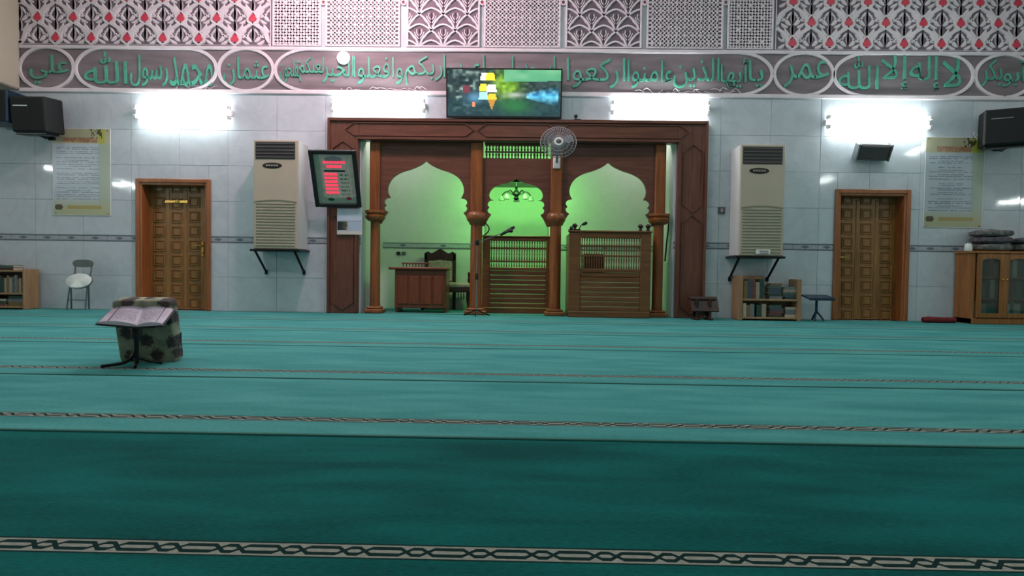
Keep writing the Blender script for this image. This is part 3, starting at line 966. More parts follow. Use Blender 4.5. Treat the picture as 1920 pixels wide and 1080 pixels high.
MB().tube([(ax0 + .08, .30, az0 + .05), (ax1 - .08, .30, az0 + .05)], .014, 8).build('tube', emit('green_tube', (0.12, 1.0, 0.12), 6.0), gl)
area('green_tube_glow', ((ax0 + ax1) / 2, .33, az0 + .05), (math.radians(62), 0, 0), ax1 - ax0, .06, GREEN_W, (0.30, 1.0, 0.22))

for sd, nm in ((-1, 'desk'), (1, 'podium')):
    X_ = (NI[0] + .5) if sd < 0 else (NI[1] - .5)
    b_ = thing('niche_bulb', (X_, .42, NZ), 'white bulb on the niche ceiling over the %s' % nm, 'lamp')
    MB().lathe([(.05, -.02), (.05, 0)], (X_, .42, NZ), 10).build('base', M['white_plastic'], b_)
    MB().ball((X_, .42, NZ - .07), .045, .045, .05, 10, 6).build('bulb', emit('niche_bulb_glass', (1.0, .97, .88), 3.0), b_)
    pl_ = bpy.data.lights.new('niche_bulb_glow', 'POINT'); pl_.energy = NICHE_W; pl_.color = (1.0, .96, .86); pl_.shadow_soft_size = .05
    po_ = bpy.data.objects.new('niche_bulb_glow', pl_); po_.location = (X_, .42, NZ - .16); col.objects.link(po_)

# chandelier in the middle arch
cz0 = at(968, 366, .7); cY = .7
ch = thing('chandelier', (cz0.x, cY, cz0.z), 'small dark chandelier hanging in the middle arch', 'chandelier')
MB().tube([(cz0.x, cY, cz0.z + .02), (cz0.x, cY, NZ)], .006, 6).build('chain', M['black_metal'], ch)
MB().lathe([(.01, .16), (.03, .13), (.015, .10), (.05, .06), (.06, .02), (.03, -.03), (.055, -.06), (.02, -.09)][::-1], (cz0.x, cY, cz0.z), 10).build('stem', M['black_metal'], ch)
for k in range(5):
    a = 2 * PI * k / 5 + .3
    ux, uy = math.cos(a), math.sin(a)
    arm = MB().tube([(cz0.x + ux * q, cY + uy * q * .8, cz0.z + h) for q, h in catmull([(.03, 0), (.10, .03), (.17, .07), (.24, .03), (.27, -.02)], 3)], .012, 6).build('arm', M['black_metal'], ch)
    MB().lathe([(.012, 0), (.03, -.02), (.05, -.06), (.055, -.09)][::-1], (cz0.x + ux * .27, cY + uy * .27 * .8, cz0.z), 8).build('lamp_shade', M['grey_plastic'], arm)

# ------------------------------------------------------------------ wooden screen and podium with spindles
def spindled(name, px, yf, depth, gr, nsp, nb, mat, label, cat, midrails):
    x0, x1, z0, z1 = rect(*px, yf)
    z0 = max(0.0, z0) if z0 > .06 else 0.0
    gx0, gx1, gz0, gz1 = rect(*gr, yf)
    t = thing(name, ((x0 + x1) / 2, yf + depth / 2, 0), label, cat)
    th = .05
    for a, b in ((x0, gx0), (gx1, x1)):
        MB().cbox(a, b, yf, yf + th, 0.0, z1, .01).build('post', mat, t)
    MB().cbox(gx0, gx1, yf, yf + th, gz1, z1, .01).build('top_rail', mat, t)
    MB().cbox(x0 - .015, x1 + .015, yf - .02, yf + th + .02, z1, z1 + .03, .01).build('cap_rail', mat, t)
    MB().cbox(gx0, gx1, yf, yf + th, gz0 - .06, gz0, .008).build('middle_rail', mat, t)
    for f in midrails:
        zz = gz0 + (gz1 - gz0) * f
        MB().cbox(gx0, gx1, yf + .01, yf + .04, zz - .014, zz + .014, .004).build('grille_rail', mat, t)
    spindle_row(gx0, gx1, gz0, gz1, yf + .025, nsp, .0125, t, mat)
    # horizontal boards of the lower half
    bz0, bz1 = .10, gz0 - .06
    for k in range(nb):
        a = bz0 + (bz1 - bz0) * k / nb; b = bz0 + (bz1 - bz0) * (k + 1) / nb
        MB().slab(gx0, gx1, yf + .008 + (k % 2) * .003, yf + .035, a + .003, b - .003, .008).build('board', mat, t)
    MB().cbox(x0, x1, yf - .01, yf + th, 0.0, .10, .01).build('plinth', mat, t)
    return t, (x0, x1, z1, gx0, gx1, gz0, gz1)
spindled('wooden_screen', (904, 445, 1031, 586), .42, .06, (919, 452, 1024, 501), 22, 8, M['panel_wood'], 'brown wooden screen with spindle grille closing the middle arch', 'screen', (.22, .72))
pod, pr = spindled('wooden_podium', (1066, 436, 1220, 597), -.26, .62, (1089, 447, 1201, 504), 24, 8, M['podium_wood'], 'tall wooden podium with spindle grille standing in the arch beside the fan', 'podium', (.42, .75))
for a in (pr[0], pr[1] - .04):
    MB().cbox(a, a + .04, -.21, .36, 0.0, pr[2] - .02, .008).build('side_panel', M['podium_wood'], pod)
MB().box(pr[0] + .04, pr[1] - .04, -.20, .34, .62, .65).build('shelf', M['podium_wood'], pod)
for a in (pr[0] + .09, pr[1] - .05, pr[1] - .17):
    MB().lathe([(.03, 0), (.03, .02), (.015, .035), (.04, .06), (.045, .08), (.03, .10), (.01, .11)], (a, -.235, pr[2] + .03), 10).build('finial', M['dark_wood'], pod)
bxm = at(1120, 470, 0).x
o = MB().cbox(bxm - .22, bxm + .12, -.02, .22, .65, 1.02, .01).build('document_box', M['panel_wood'], None, (bxm - .05, .1, .65))
tag(o, 'brown wooden box on the shelf inside the podium', 'box')

# gooseneck microphones on the podium
def gooseneck(base, tip, label):
    t = thing('gooseneck_microphone', base, label, 'microphone')
    b = Vector(base); e = Vector(tip)
    MB().lathe([(.035, 0), (.035, .015), (.012, .022)], b, 10).build('base', M['black'], t)
    mid = b.lerp(e, .5) + Vector((0, -.03, .03))
    MB().tube(catmull([tuple(b), tuple(mid), tuple(e)], 5), .007, 6).build('neck', M['black_metal'], t)
    d = (e - mid).normalized()
    MB().tube([e - d * .02, e + d * .02, e + d * .07, e + d * .085], [.012, .026, .026, .012], 8).build('head', M['black'], t)
zt_ = pr[2] + .03
gooseneck((at(1085, 430, -.24).x, -.235, zt_), (at(1093, 418, -.34).x, -.36, at(1093, 421, -.34).z), 'gooseneck microphone standing up from the podium top rail')
g2 = at(1074, 428, -.3)
gooseneck((at(1070, 430, -.24).x, -.225, zt_), (g2.x - .03, -.36, g2.z + .01), 'short gooseneck microphone bent low over the podium corner')

# ------------------------------------------------------------------ desk, chair and microphone stand inside the left arch
dY = .22
x0, x1, z0, z1 = rect(740, 506, 836, 580, dY)
t = thing('writing_desk', ((x0 + x1) / 2, dY + .3, 0), 'reddish brown wooden desk with a little railing in the left arch', 'desk')
MB().cbox(x0, x1, dY, dY + .04, 0.08, z1, .01).build('front_panel', M['desk_wood'], t)
for k in range(4):
    a = x0 + .03 + (x1 - x0 - .06) * k / 4; b = x0 + .03 + (x1 - x0 - .06) * (k + 1) / 4
    MB().slab(a + .012, b - .012, dY - .016, dY, .14, z1 - .10, .012).build('raised_panel', M['desk_wood'], t)
for a in (x0, x1 - .04): MB().cbox(a, a + .04, dY + .04, dY + .50, 0.0, z1, .008).build('side_panel', M['desk_wood'], t)
MB().cbox(x0 - .10, x1 + .05, dY - .06, dY + .55, z1, z1 + .045, .014).build('desk_top', M['desk_wood'], t)
rx0, rx1 = at(754, 500, dY).x, at(806, 500, dY).x
spindle_row(rx0, rx1, z1 + .045, z1 + .10, dY - .02, 9, .014, t, M['desk_wood'])
MB().cbox(rx0, rx1, dY - .035, dY - .005, z1 + .10, z1 + .122, .005).build('rail', M['desk_wood'], t)

cY = 1.16
x0, x1, z0, z1 = rect(796, 474, 855, 525, cY + .10)
t = thing('armchair', ((x0 + x1) / 2 + .1, cY - .1, 0), 'dark carved high-backed armchair with striped fabric behind the desk', 'armchair')
xm = (x0 + x1) / 2
MB().cbox(x0, x0 + .06, cY + .06, cY + .12, 0, z1, .012).build('back_post', M['dark_wood'], t)
MB().cbox(x1 - .06, x1, cY + .06, cY + .12, 0, z1, .012).build('back_post', M['dark_wood'], t)
crest = catmull([(x0, z1 - .10), (x0 + .05, z1 + .02), (x0 + .13, z1 - .01), (xm - .08, z1 + .03), (xm, z1 + .07), (xm + .08, z1 + .03), (x1 - .13, z1 - .01), (x1 - .05, z1 + .02), (x1, z1 - .10)], 3)
MB().prism([*crest, (x1 - .06, z1 - .16), (xm, z1 - .12), (x0 + .06, z1 - .16)], cY + .06, cY + .11).build('crest_rail', M['dark_wood'], t)
MB().cbox(x0 + .06, x1 - .06, cY + .05, cY + .11, .50, z1 - .13, .03).build('back_cushion', M['chair_fabric'], t)
sx1 = at(884, 540, cY).x
MB().cbox(x0, sx1, cY - .30, cY + .06, .40, .50, .03).build('seat_cushion', M['chair_fabric'], t)
MB().cbox(x0, sx1, cY - .30, cY + .06, .33, .40, .01).build('seat_rail', M['dark_wood'], t)
for (a, b) in ((x0, cY - .30), (sx1 - .06, cY - .30), (sx1 - .06, cY)):
    MB().lathe([(.02, 0), (.035, .04), (.02, .08), (.04, .18), (.025, .26), (.04, .33)], (a + .03, b + .03, 0), 8).build('leg', M['dark_wood'], t)
for a in (x0, sx1 - .05):
    MB().cbox(a, a + .05, cY - .28, cY + .06, .64, .69, .012).build('arm_rest', M['dark_wood'], t)
    MB().lathe([(.02, .50), (.03, .55), (.018, .6), (.028, .64)], (a + .025, cY - .24, 0), 8).build('arm_post', M['dark_wood'], t)
spindle_row(at(855, 540, cY).x, at(880, 540, cY).x,   .20, .33, cY - .28, 5, .014, t, M['dark_wood'])

# microphone stand in front of the second column
mY = -.34
mb = at(893, 592, mY); mt = at(893, 455, mY)
t = thing('microphone_stand', (mb.x, mY, 0), 'black and chrome boom microphone stand in front of a portal column', 'microphone stand')
MB().tube([(mb.x, mY, .02), (mb.x, mY, .62)], .012, 8).build('lower_tube', M['steel'], t)
MB().tube([(mb.x, mY, .62), (mb.x, mY, mt.z)], .008, 8).build('upper_tube', M['steel'], t)
MB().lathe([(.022, .58), (.024, .6), (.024, .66), (.016, .68)], (mb.x, mY, 0), 8).build('clutch', M['black'], t)
MB().lathe([(.03, -.04), (.035, -.02), (.035, .03), (.02, .045)], (mb.x, mY, mt.z), 8).build('boom_joint', M['black'], t)
for k in range(3):
    a = 2 * PI * k / 3 + 2.6
    MB().tube([(mb.x, mY, .10), (mb.x + .24 * math.cos(a), mY + .13 * math.sin(a), .012)], .010, 6).build('leg', M['black_metal'], t)
b0 = at(878, 461, mY); b1 = at(942, 437, mY - .25)
MB().tube([b0, (mb.x, mY, mt.z), b1], .007, 6).build('boom', M['steel'], t)
mic = thing('microphone', tuple(b1), 'black handheld microphone clipped to the boom stand', 'microphone')
e = at(965, 431, mY - .34)
d = (e - b1)
MB().tube([b1, b1 + d * .55], [.014, .018], 8).build('handle', M['black'], mic)
MB().ball(tuple(b1 + d * .72), .030, .035, .030, 10, 6).build('grille_head', M['black'], mic)
b2 = at(938, 441, mY - .2); e2 = at(962, 427, mY - .2)
mic2 = thing('microphone', tuple(b2), 'long black shotgun microphone lying along the stand boom', 'microphone')
MB().tube([b2, b2.lerp(e2, .3), e2], [.016, .024, .024], 8).build('body', M['black'], mic2)
MB().tube([e2, e2 + (e2 - b2) * .12], [.026, .018], 8).build('grille_head', M['black'], mic2)
pc = [at(a, b, -.06) for a, b in ((904, 414), (912, 420), (917, 428), (914, 436), (907, 441))]
o = MB().tube(catmull([tuple(p) for p in pc], 4), .010, 6).build('hanging_cable', M['black'])
tag(o, 'looped black cable hanging beside the middle arch column', 'cable')
pc = [at(a, b, .2) for a, b in ((1254, 405), (1253, 430), (1250, 455), (1247, 490))]
o = MB().tube(catmull([tuple(p) for p in pc], 4), .013, 6).build('hanging_cable', M['black'])
tag(o, 'straight black cable hanging in the gap between column and jamb', 'cable')

# wall sockets inside the niche
for px, nm in ((747, 'black'), (757, 'pale')):
    p = at(px, 475, NIY - .02)
    o = MB().slab(p.x - .035, p.x + .035, NIY - .03, NIY - .0145, p.z - .03, p.z + .03, .006).build('wall_socket', M['black'] if nm == 'black' else M['grey_plastic'], None, (p.x, NIY - .02, p.z))
    tag(o, '%s wall socket on the niche tiles above the desk' % nm, 'socket')

# ------------------------------------------------------------------ doors
def make_door(name, H, px_cols, y_rows_side, y_rows_mid, handle_px, label, handle_left):
    d = bpy.data.objects.new(name, None); col.objects.link(d); d.location = ((H[0] + H[1]) / 2, 0, 0)
    struct(d, label)
    fw = .055
    LY = .20
    e = .001
    for a, b in ((H[0] + e, H[0] + fw), (H[1] - fw, H[1] - e)):
        MB().slab(a, b, -.03, .28, 0, H[3] - e, .006).build('frame_jamb', M['door_frame'], d)
    MB().slab(H[0] + fw, H[1] - fw, -.03, .28, H[3] - fw, H[3] - e, .006).build('frame_head', M['door_frame'], d)
    # architrave on the face of the tiles
    aw = .045
    for a, b in ((H[0] - aw, H[0] + .02), (H[1] - .02, H[1] + aw)):
        MB().slab(a, b, -.05, -.031, 0, H[3] + aw, .008).build('architrave', M['door_frame'], d)
    MB().slab(H[0] + .02, H[1] - .02, -.05, -.031, H[3] - .02, H[3] + aw, .008).build('architrave', M['door_frame'], d)
    leaf = MB().slab(H[0] + fw, H[1] - fw, LY, LY + .05, 0.005, H[3] - fw, .004).build('leaf', M['door_wood'], d)
    # carved square panels
    pw = 21 * PXM; phh = 21 * PXM
    m = MB()
    q = .016
    for (a0, a1, c0, c1) in ((-pw / 2, pw / 2, phh / 2 - q, phh / 2), (-pw / 2, pw / 2, -phh / 2, -phh / 2 + q), (-pw / 2, -pw / 2 + q, -phh / 2 + q, phh / 2 - q), (pw / 2 - q, pw / 2, -phh / 2 + q, phh / 2 - q)):
        m.slab(a0, a1, -.016, 0.0, c0, c1, .006)
    m.slab(-pw / 2 + q * 1.6, pw / 2 - q * 1.6, -.018, 0.0, -phh / 2 + q * 1.6, phh / 2 - q * 1.6, .016)
    me = m.mesh('carved_panel'); me.materials.append(M['door_wood'])
    for ci, cx in enumerate(px_cols):
        for cyp in (y_rows_mid if ci == 1 else y_rows_side):
            p = at(cx, cyp, LY)
            o = bpy.data.objects.new('carved_square', me); col.objects.link(o); o.parent = leaf
            o.location = Vector((p.x, LY, p.z)) - d.location
    # upright mouldings between the columns of squares
    for k in (0, 1):
        cx = (px_cols[k] + px_cols[k + 1]) / 2
        X = at(cx, 470, LY).x
        MB().slab(X - .03, X + .03, LY - .012, LY, .05, H[3] - fw - .05, .008).build('stile_moulding', M['door_wood'], leaf)
    hp = at(handle_px[0], handle_px[1], LY - .02)
    hd = MB().slab(hp.x - .022, hp.x + .022, LY - .02, LY, hp.z - .13, hp.z + .11, .006).build('handle_plate', M['brass'], leaf)
    s = 1 if handle_left else -1
    hb = MB().tube([(hp.x, LY - .02, hp.z + .05), (hp.x, LY - .07, hp.z + .05), (hp.x + s * .02, LY - .08, hp.z + .05), (hp.x + s * .14, LY - .075, hp.z + .045)], .011, 8)
    hb.ball((hp.x, LY - .022, hp.z - .07), .018, .01, .018, 8, 6)
    hb.build('handle_lever', M['brass'], leaf)
    return d, leaf
side = [361 + 27 * k for k in range(8)]
mid = [350, 378 + 30, 435, 462, 489, 516, 548, 566]
dr1, leaf1 = make_door('door_1', D1, (299, 332, 365), [352 + 27.2 * k for k in range(9)], [352, 382, 408, 435, 462, 489, 516, 543, 568], (379.5, 466), 'carved oak door with a brass plaque beside the patterned floor chair', False)
dr2, leaf2 = make_door('door_2', D2, (1588, 1624, 1660), [374 + 27.2 * k for k in range(9)], [374, 402, 429, 456, 483, 510, 537, 564, 588], (1571, 488), 'carved oak door below the small grey loudspeaker', True)
p0, p1, pz0, pz1 = rect(309, 375, 352, 381, .18)
m = MB().slab(p0, p1, .175, .199, pz0, pz1, .006); m.ball(((p0 + p1) / 2 + .02, .172, (pz0 + pz1) / 2), .04, .012, .045, 10, 6)
m.build('brass_plaque', M['brass'], leaf1)

# ------------------------------------------------------------------ air conditioners on wall brackets
def ac_unit(x0p, x1p, y0p, y1p, yf, label, sticker):
    x0, x1, z0, z1 = rect(x0p, y0p, x1p, y1p, yf)
    w, h = x1 - x0, z1 - z0
    t = thing('air_conditioner', ((x0 + x1) / 2, yf / 2, z0), label, 'air conditioner')
    yb = -.03
    MB().cbox(x0, x1, yf + .03, yb, z0, z1, .012).build('cabinet', M['ac_side'], t)
    fr = MB().slab(x0, x1, yf, yf + .03, z0, z1, .014).build('front_panel', M['ac_body'], t)
    gx0, gx1, gz0, gz1 = x0 + w * .05, x1 - w * .07, z1 - h * .175, z1 - h * .02
    MB().box(gx0, gx1, yf - .006, yf, gz0, gz1).build('outlet_grille', M['ac_grille'], t)
    for k in range(5):
        zz = gz0 + (gz1 - gz0) * (k + .5) / 5
        o = MB().box(gx0 + .01, gx1 - .01, -.012, 0, -.006, .006)
        o.xform(Matrix.Translation((0, yf - .006, zz)) @ Matrix.Rotation(.0, 4, 'X'))
        o.build('outlet_slat', M['grey_plastic'], t)
    cxm, ez = (x0 + x1) / 2 - w * .08, z1 - h * .235
    e = MB().lathe([(.155, 0), (.15, -.006), (.10, -.010)], (0, 0, 0), 20, 'Y')
    e.v = [(p[0] + cxm, p[1] + yf, p[2] * .30 + ez) for p in e.v]
    eb = e.build('emblem', M['black'], t)
    m = MB()
    for k in range(-2, 3):
        m.box(cxm + k * .04 - .014, cxm + k * .04 + .014, yf - .014, yf - .009, ez - .012, ez + .012)
    m.build('emblem_mark', M['ac_louver'], eb)
    # arched edge of the lower intake and its louvres
    lz1 = z1 - h * .565
    pts = [(x0 + .02 + (w - .04) * k / 14, lz1 + .03 * math.sin(PI * k / 14)) for k in range(15)]
    MB().ribbon(pts, .022, yf - .012, yf).build('intake_edge', M['ac_louver'], t)
    n_ = 15
    for k in range(n_):
        zz = z0 + .06 + (lz1 - z0 - .09) * k / (n_ - 1)
        MB().slab(x0 + w * .06, x1 - w * .06, yf - .012, yf + .001, zz - .014, zz + .012, .008).build('louver', M['ac_louver'], t)
    if sticker:
        MB().box(x0 + w * .38, x0 + w * .70, yf - .018, yf - .0125, z0 + .03, z0 + .10).build('sticker', M['white_plastic'], t)
        m = MB()
        for k in range(2): m.box(x0 + w * .46, x0 + w * .66, yf - .020, yf - .018, z0 + .04 + .028 * k, z0 + .052 + .028 * k)
        m.build('sticker_print', M['black'], t)
    return t, (x0, x1, z0)
def bracket_shelf(x0, x1, z, yf, label):
    t = thing('bracket_shelf', ((x0 + x1) / 2, yf / 2, z - .04), label, 'shelf')
    MB().cbox(x0 - .05, x1 + .03, yf - .02, -.016, z - .035, z - .001, .005).build('shelf_plate', M['black_metal'], t)
    for xa in (x0 + .02, x1 - .06):
        m = MB().tube([(xa, yf + .03, z - .04), (xa, -.03, z - .36)], .022, 4)
        m.build('strut', M['black_metal'], t)
        MB().box(xa - .02, xa + .02, -.04, -.016, z - .40, z - .33).build('wall_plate', M['black_metal'], t)
a1, r1 = ac_unit(475, 559, 262, 467, -.46, 'cream upright air conditioner beside the red digital prayer clock', False)
bracket_shelf(r1[0], r1[1], r1[2], -.46, 'black steel bracket shelf under the air conditioner beside the prayer clock')
a2, r2 = ac_unit(1387, 1471, 271, 480, -.46, 'cream upright air conditioner with a white sticker above the low bookcase', True)
bracket_shelf(r2[0], r2[1], r2[2], -.46, 'black steel bracket shelf under the air conditioner above the low bookcase')

# ------------------------------------------------------------------ twin fluorescent fixtures on the mihrab wall
def tube_light(cx, cyp, wpx, label):
    c = at(cx, cyp, -.05); w = wpx * PXM / 2
    t = thing('tube_light', (c.x, 0, c.z), label, 'light fixture')
    MB().cbox(c.x - w, c.x + w, -.065, -.016, c.z - .05, c.z + .05, .01).build('housing', M['white_plastic'], t)
    for s in (-1, 1):
        z = c.z + s * .075
        tb = MB().tube([(c.x - w + .05, -.115, z), (c.x + w - .05, -.115, z)], .018, 10).build('tube', M['tube'], t)
        for e in (-1, 1):
            xa = c.x + e * (w - .03)
            MB().cbox(xa - .022, xa + .022, -.14, -.06, z - .03, z + .03, .006).build('lamp_holder', M['white_plastic'], t)
tube_light(345, 212, 182, 'lit twin tube light above the carved door with the brass plaque')
tube_light(710, 199, 176, 'lit twin tube light over the portal corner beside the prayer clock')
tube_light(1237, 204, 182, 'lit twin tube light over the portal between television and sticker air conditioner')
tube_light(1645, 231, 190, 'lit twin tube light above the small grey loudspeaker')
# the hall's other fixtures (their glow is set at the top)
for (lx, ly) in CEIL_SPOTS:
    o = MB().cbox(lx - .8, lx + .8, ly - .18, ly + .18, CEIL_Z - .08, CEIL_Z - .001, .01).build('ceiling_light', M['white_plastic'], None, (lx, ly, CEIL_Z - .08))
    tag(o, 'long white ceiling light of the prayer hall', 'light fixture', 'ceiling lights of the hall')
for (sd, ly, lz) in SIDE_SPOTS:
    wx = HALL_X0 if sd < 0 else HALL_X1
    a_, b_ = (wx + .001, wx + .12) if sd < 0 else (wx - .12, wx - .001)
    o = MB().cbox(a_, b_, ly - .65, ly + .65, lz - .06, lz + .06, .01).build('tube_light', M['white_plastic'], None, ((a_ + b_) / 2, ly, lz))
    sw = 'beam side' if sd < 0 else 'glazed bookcase side'
    tag(o, 'white tube light on the side wall at the %s of the hall' % sw, 'light fixture', 'tube lights on the %s wall' % sw)
pk = thing('coloured_ceiling_lamp', tuple(PINK_LOC + Vector((0, 0, .2))), 'pink globe lamp hanging from the hall ceiling', 'lamp')
MB().ball(tuple(PINK_LOC), .12, .12, .12, 12, 8).build('globe', emit('pink_globe', (1.0, .45, .55), 3.0), pk)
MB().tube([tuple(PINK_LOC + Vector((0, 0, .11))), (PINK_LOC.x, PINK_LOC.y, CEIL_Z)], .012, 6).build('rod', M['steel'], pk)
pl = bpy.data.lights.new('pink_lamp_glow', 'POINT'); pl.energy = PINK_W; pl.color = (1.0, .66, .74); pl.shadow_soft_size = .14
po = bpy.data.objects.new('pink_lamp_glow', pl); po.location = PINK_LOC + Vector((0, 0, -.30)); col.objects.link(po)
# round lamp on the frieze
c = at(643.5, 108, -.05)
t = thing('round_lamp', (c.x, 0, c.z), 'round glowing white lamp on the calligraphy frieze', 'lamp')
MB().lathe([(.105, -.012), (.11, -.04), (.10, -.05)], (c.x, -.0, c.z), 18, 'Y').build('base', M['white_plastic'], t)
MB().lathe([(.098, -.05), (.085, -.085), (.05, -.11), (.01, -.118)], (c.x, 0, c.z), 18, 'Y').build('diffuser', M['bulb'], t)

# ------------------------------------------------------------------ printed and lit faces
def print_grid(name, P, nu, nv, fn, mat, parent):
    V = []; Fs = []; cols_ = []
    for j in range(nv + 1):
        for i_ in range(nu + 1): V.append(P(i_ / nu, j / nv))
    for j in range(nv):
        for i_ in range(nu):
            a = j * (nu + 1) + i_
            Fs.append((a, a + nu + 1, a + nu + 2, a + 1))
            c = lin(fn((i_ + .5) / nu, (j + .5) / nv)); cols_.append(c)
    off = world_off(parent)
    me = bpy.data.meshes.new(name)
    me.from_pydata([tuple(Vector(p) - off) for p in V], [], Fs)
    at_ = me.color_attributes.new('ink', 'FLOAT_COLOR', 'CORNER')
    buf = []
    for c in cols_: buf += [c[0], c[1], c[2], 1.0] * 4
    at_.data.foreach_set('color', buf)
    me.materials.append(mat)
    o = bpy.data.objects.new(name, me); col.objects.link(o); o.parent = parent
    return o
PRINT = attr_print('printed_sheet', 0, .3)
SCREEN = attr_print('lit_screen', 1.25, .2)
def rnd(*k):
    return (math.sin(sum(v * w for v, w in zip(k, (127.1, 311.7, 74.7)))) * 43758.5453) % 1.0
def vnoise(x, y):
    xi, yi = math.floor(x), math.floor(y); fx, fy = x - xi, y - yi
    fx, fy = fx * fx * (3 - 2 * fx), fy * fy * (3 - 2 * fy)
    a, b, c, d = rnd(xi, yi), rnd(xi + 1, yi), rnd(xi, yi + 1), rnd(xi + 1, yi + 1)
    return (a + (b - a) * fx) + ((c + (d - c) * fx) - (a + (b - a) * fx)) * fy
def mixc(a, b, f):
    f = max(0, min(1, f)); return tuple(x + (y - x) * f for x, y in zip(a, b))
def tv_picture(u, v):
    n1 = vnoise(u * 34, v * 17); n2 = vnoise(u * 12 + 9, v * 7 + 3)
    c = mixc((18, 34, 40), (70, 92, 86), n1 * .9)
    if u < .30: c = mixc(c, (150, 168, 160), max(0, n1 - .62) * 2.2)
    if v > .62: c = mixc(c, (26, 58, 66), .6)
    g = math.exp(-((u - .52) / .12) ** 2 - ((v - .32) / .30) ** 2)
    c = mixc(c, mixc((64, 110, 24), (150, 190, 70), n1), g * 1.3)
    if u > .50 and v < .26 - .05 * (u - .5): c = mixc((66, 140, 104), (110, 172, 128), n2)
    g = math.exp(-((u - .60) / .14) ** 2 - ((v - .78) / .16) ** 2); c = mixc(c, (40, 104, 58), g)
    g = math.exp(-((u - .24) / .08) ** 2 - ((v - .60) / .12) ** 2); c = mixc(c, (84, 130, 160), g)
    # water with blue light at the right
    dx, dv = (u - .70) / .28, abs(v - .56) / .20
    if 0 < dx < 1 and dv < .25 + .9 * dx:
        c = mixc(c, mixc((34, 104, 150), (110, 208, 236), n1), (1.1 - dv))
    g = math.exp(-((u - .60) / .10) ** 2 - ((v - .54) / .06) ** 2); c = mixc(c, (170, 178, 176), g * .8)
    for (a, b, e, f, k) in ((.300, .345, .08, .23, (236, 238, 240)), (.345, .412, .08, .235, (238, 222, 60)), (.290, .345, .30, .47, (244, 214, 66)), (.352, .425, .33, .49, (246, 242, 236)),
                            (.286, .350, .49, .64, (160, 234, 226)), (.362, .425, .52, .65, (238, 190, 52))):
        sl = (v - e) / (f - e)
        if e < v < f and a - .012 * sl < u < b + .012 * sl: c = k
    if abs(u - .392) < .035 * (1 - (v - .65) / .22) and .65 < v < .86: c = mixc(c, (226, 150, 60), .75)
    if abs(u - .235) < .014 and .70 < v < .80: c = (206, 130, 96)
    if abs(u - .17) < .03 and abs(v - .42) < .08: c = (110, 54, 66)
    return c
# television above the lintel
tl, tr = at(839, 127, -.26), at(1053.5, 127, -.26)
bl, br = at(837, 221, -.14), at(1052.5, 222, -.14)
t = thing('television', ((bl.x + br.x) / 2, -.14, bl.z), 'flat television showing a colourful waterfall scene above the portal', 'television')
ex = Vector((1, 0, 0)); upv = (tl - bl); upv.x = 0; hh = upv.length; upv.normalize(); nrm = upv.cross(ex)      # towards the wall
o0 = Vector((bl.x, bl.y, bl.z)); ww = br.x - bl.x
def onb(a, b, c): return o0 + ex * a + upv * b + nrm * c
def board(x0, x1, z0, z1, y0, y1, ch=.006):
    m = MB().cbox(x0, x1, y0, y1, z0, z1, ch)
    m.v = [tuple(onb(p[0], p[2], p[1])) for p in m.v]; return m
board(0, ww, 0, hh, .002, .05).build('back_shell', M['black'], t)
bz = .022
for (a, b, c, d) in ((0, bz, 0, hh), (ww - bz, ww, 0, hh), (bz, ww - bz, 0, bz * 1.6), (bz, ww - bz, hh - bz, hh)):
    board(a, b, c, d, -.012, .004, .003).build('bezel', M['black'], t)
print_grid('screen', lambda u, v: onb(bz + (ww - 2 * bz) * u, hh - bz - (hh - bz * 2.6) * v, -.001), 110, 56, tv_picture, SCREEN, t)
board(ww * .35, ww * .65, hh * .2, hh * .8, .05, .06).build('mount_plate', M['black_metal'], t)
pm = onb(ww * .5, hh * .5, .06)
MB().box(pm.x - .05, pm.x + .05, pm.y - .01, -.002, pm.z - .05, pm.z + .05).build('mount_arm', M['black_metal'], t)
# small camera on the cornice
c = at(1080, 219, -.1)
t = thing('security_camera', (c.x, -.10, PZT), 'tiny black security camera on the portal cornice', 'camera')
MB().lathe([(.03, 0), (.03, .012), (.012, .02), (.012, .035)], (c.x, -.07, PZT), 8).build('base', M['black'], t)
MB().ball((c.x, -.075, PZT + .06), .032, .032, .028, 10, 6).build('head', M['black'], t)
MB().tube([(c.x + .02, -.07, PZT + .01), (c.x + .06, -.06, PZT + .015), (c.x + .09, -.06, PZT + .008)], .006, 5).build('cable', M['black'], t)

# digital prayer clock leaning forward
b_l, b_r, t_l = at(592, 388, -.18), at(678, 387, -.18), at(578.5, 281, -.54)
upv = (t_l - b_l); upv.x = 0; hh = upv.length; upv.normalize(); nrm = upv.cross(ex); o0 = Vector(b_l); ww = b_r.x - b_l.x
t = thing('prayer_clock', ((b_l.x + b_r.x) / 2, -.18, b_l.z), 'black framed digital prayer clock with red numerals leaning from the wall', 'clock')
fwid = .065
board(.01, ww - .01, .01, hh - .01, .006, .03).build('back_board', M['black'], t)
def clock_face(u, v):
    c = mixc((172, 158, 150), (204, 190, 180), vnoise(u * 14, v * 18))
    if u < .16 or v > .86: c = mixc(c, (96, 140, 116), .5)
    if .20 < u < .90 and .09 < v < .88: c = mixc((190, 178, 164), (212, 200, 188), vnoise(u * 20, v * 20))
    if .22 < u < .78 and .315 < v < .345: c = (22, 22, 24)
    for k in range(6):
        if abs(v - (.42 + .078 * k)) < .012 and .62 < u < .86 and rnd(int(u * 50), k) > .2: c = (84, 110, 90)
    if (u - .5) ** 2 / .05 + (v - .10) ** 2 / .004 < 1: c = (140, 136, 140)
    if (u - .33) ** 2 / .008 + (v - .92) ** 2 / .0009 < 1: c = (14, 70, 34)
    if (u - .80) ** 2 / .006 + (v - .90) ** 2 / .0012 < 1: c = (150, 40, 66)
    return c
print_grid('face', lambda u, v: onb(fwid + (ww - 2 * fwid) * u, hh - fwid - (hh - 2 * fwid) * v, .004), 40, 60, clock_face, PRINT, t)
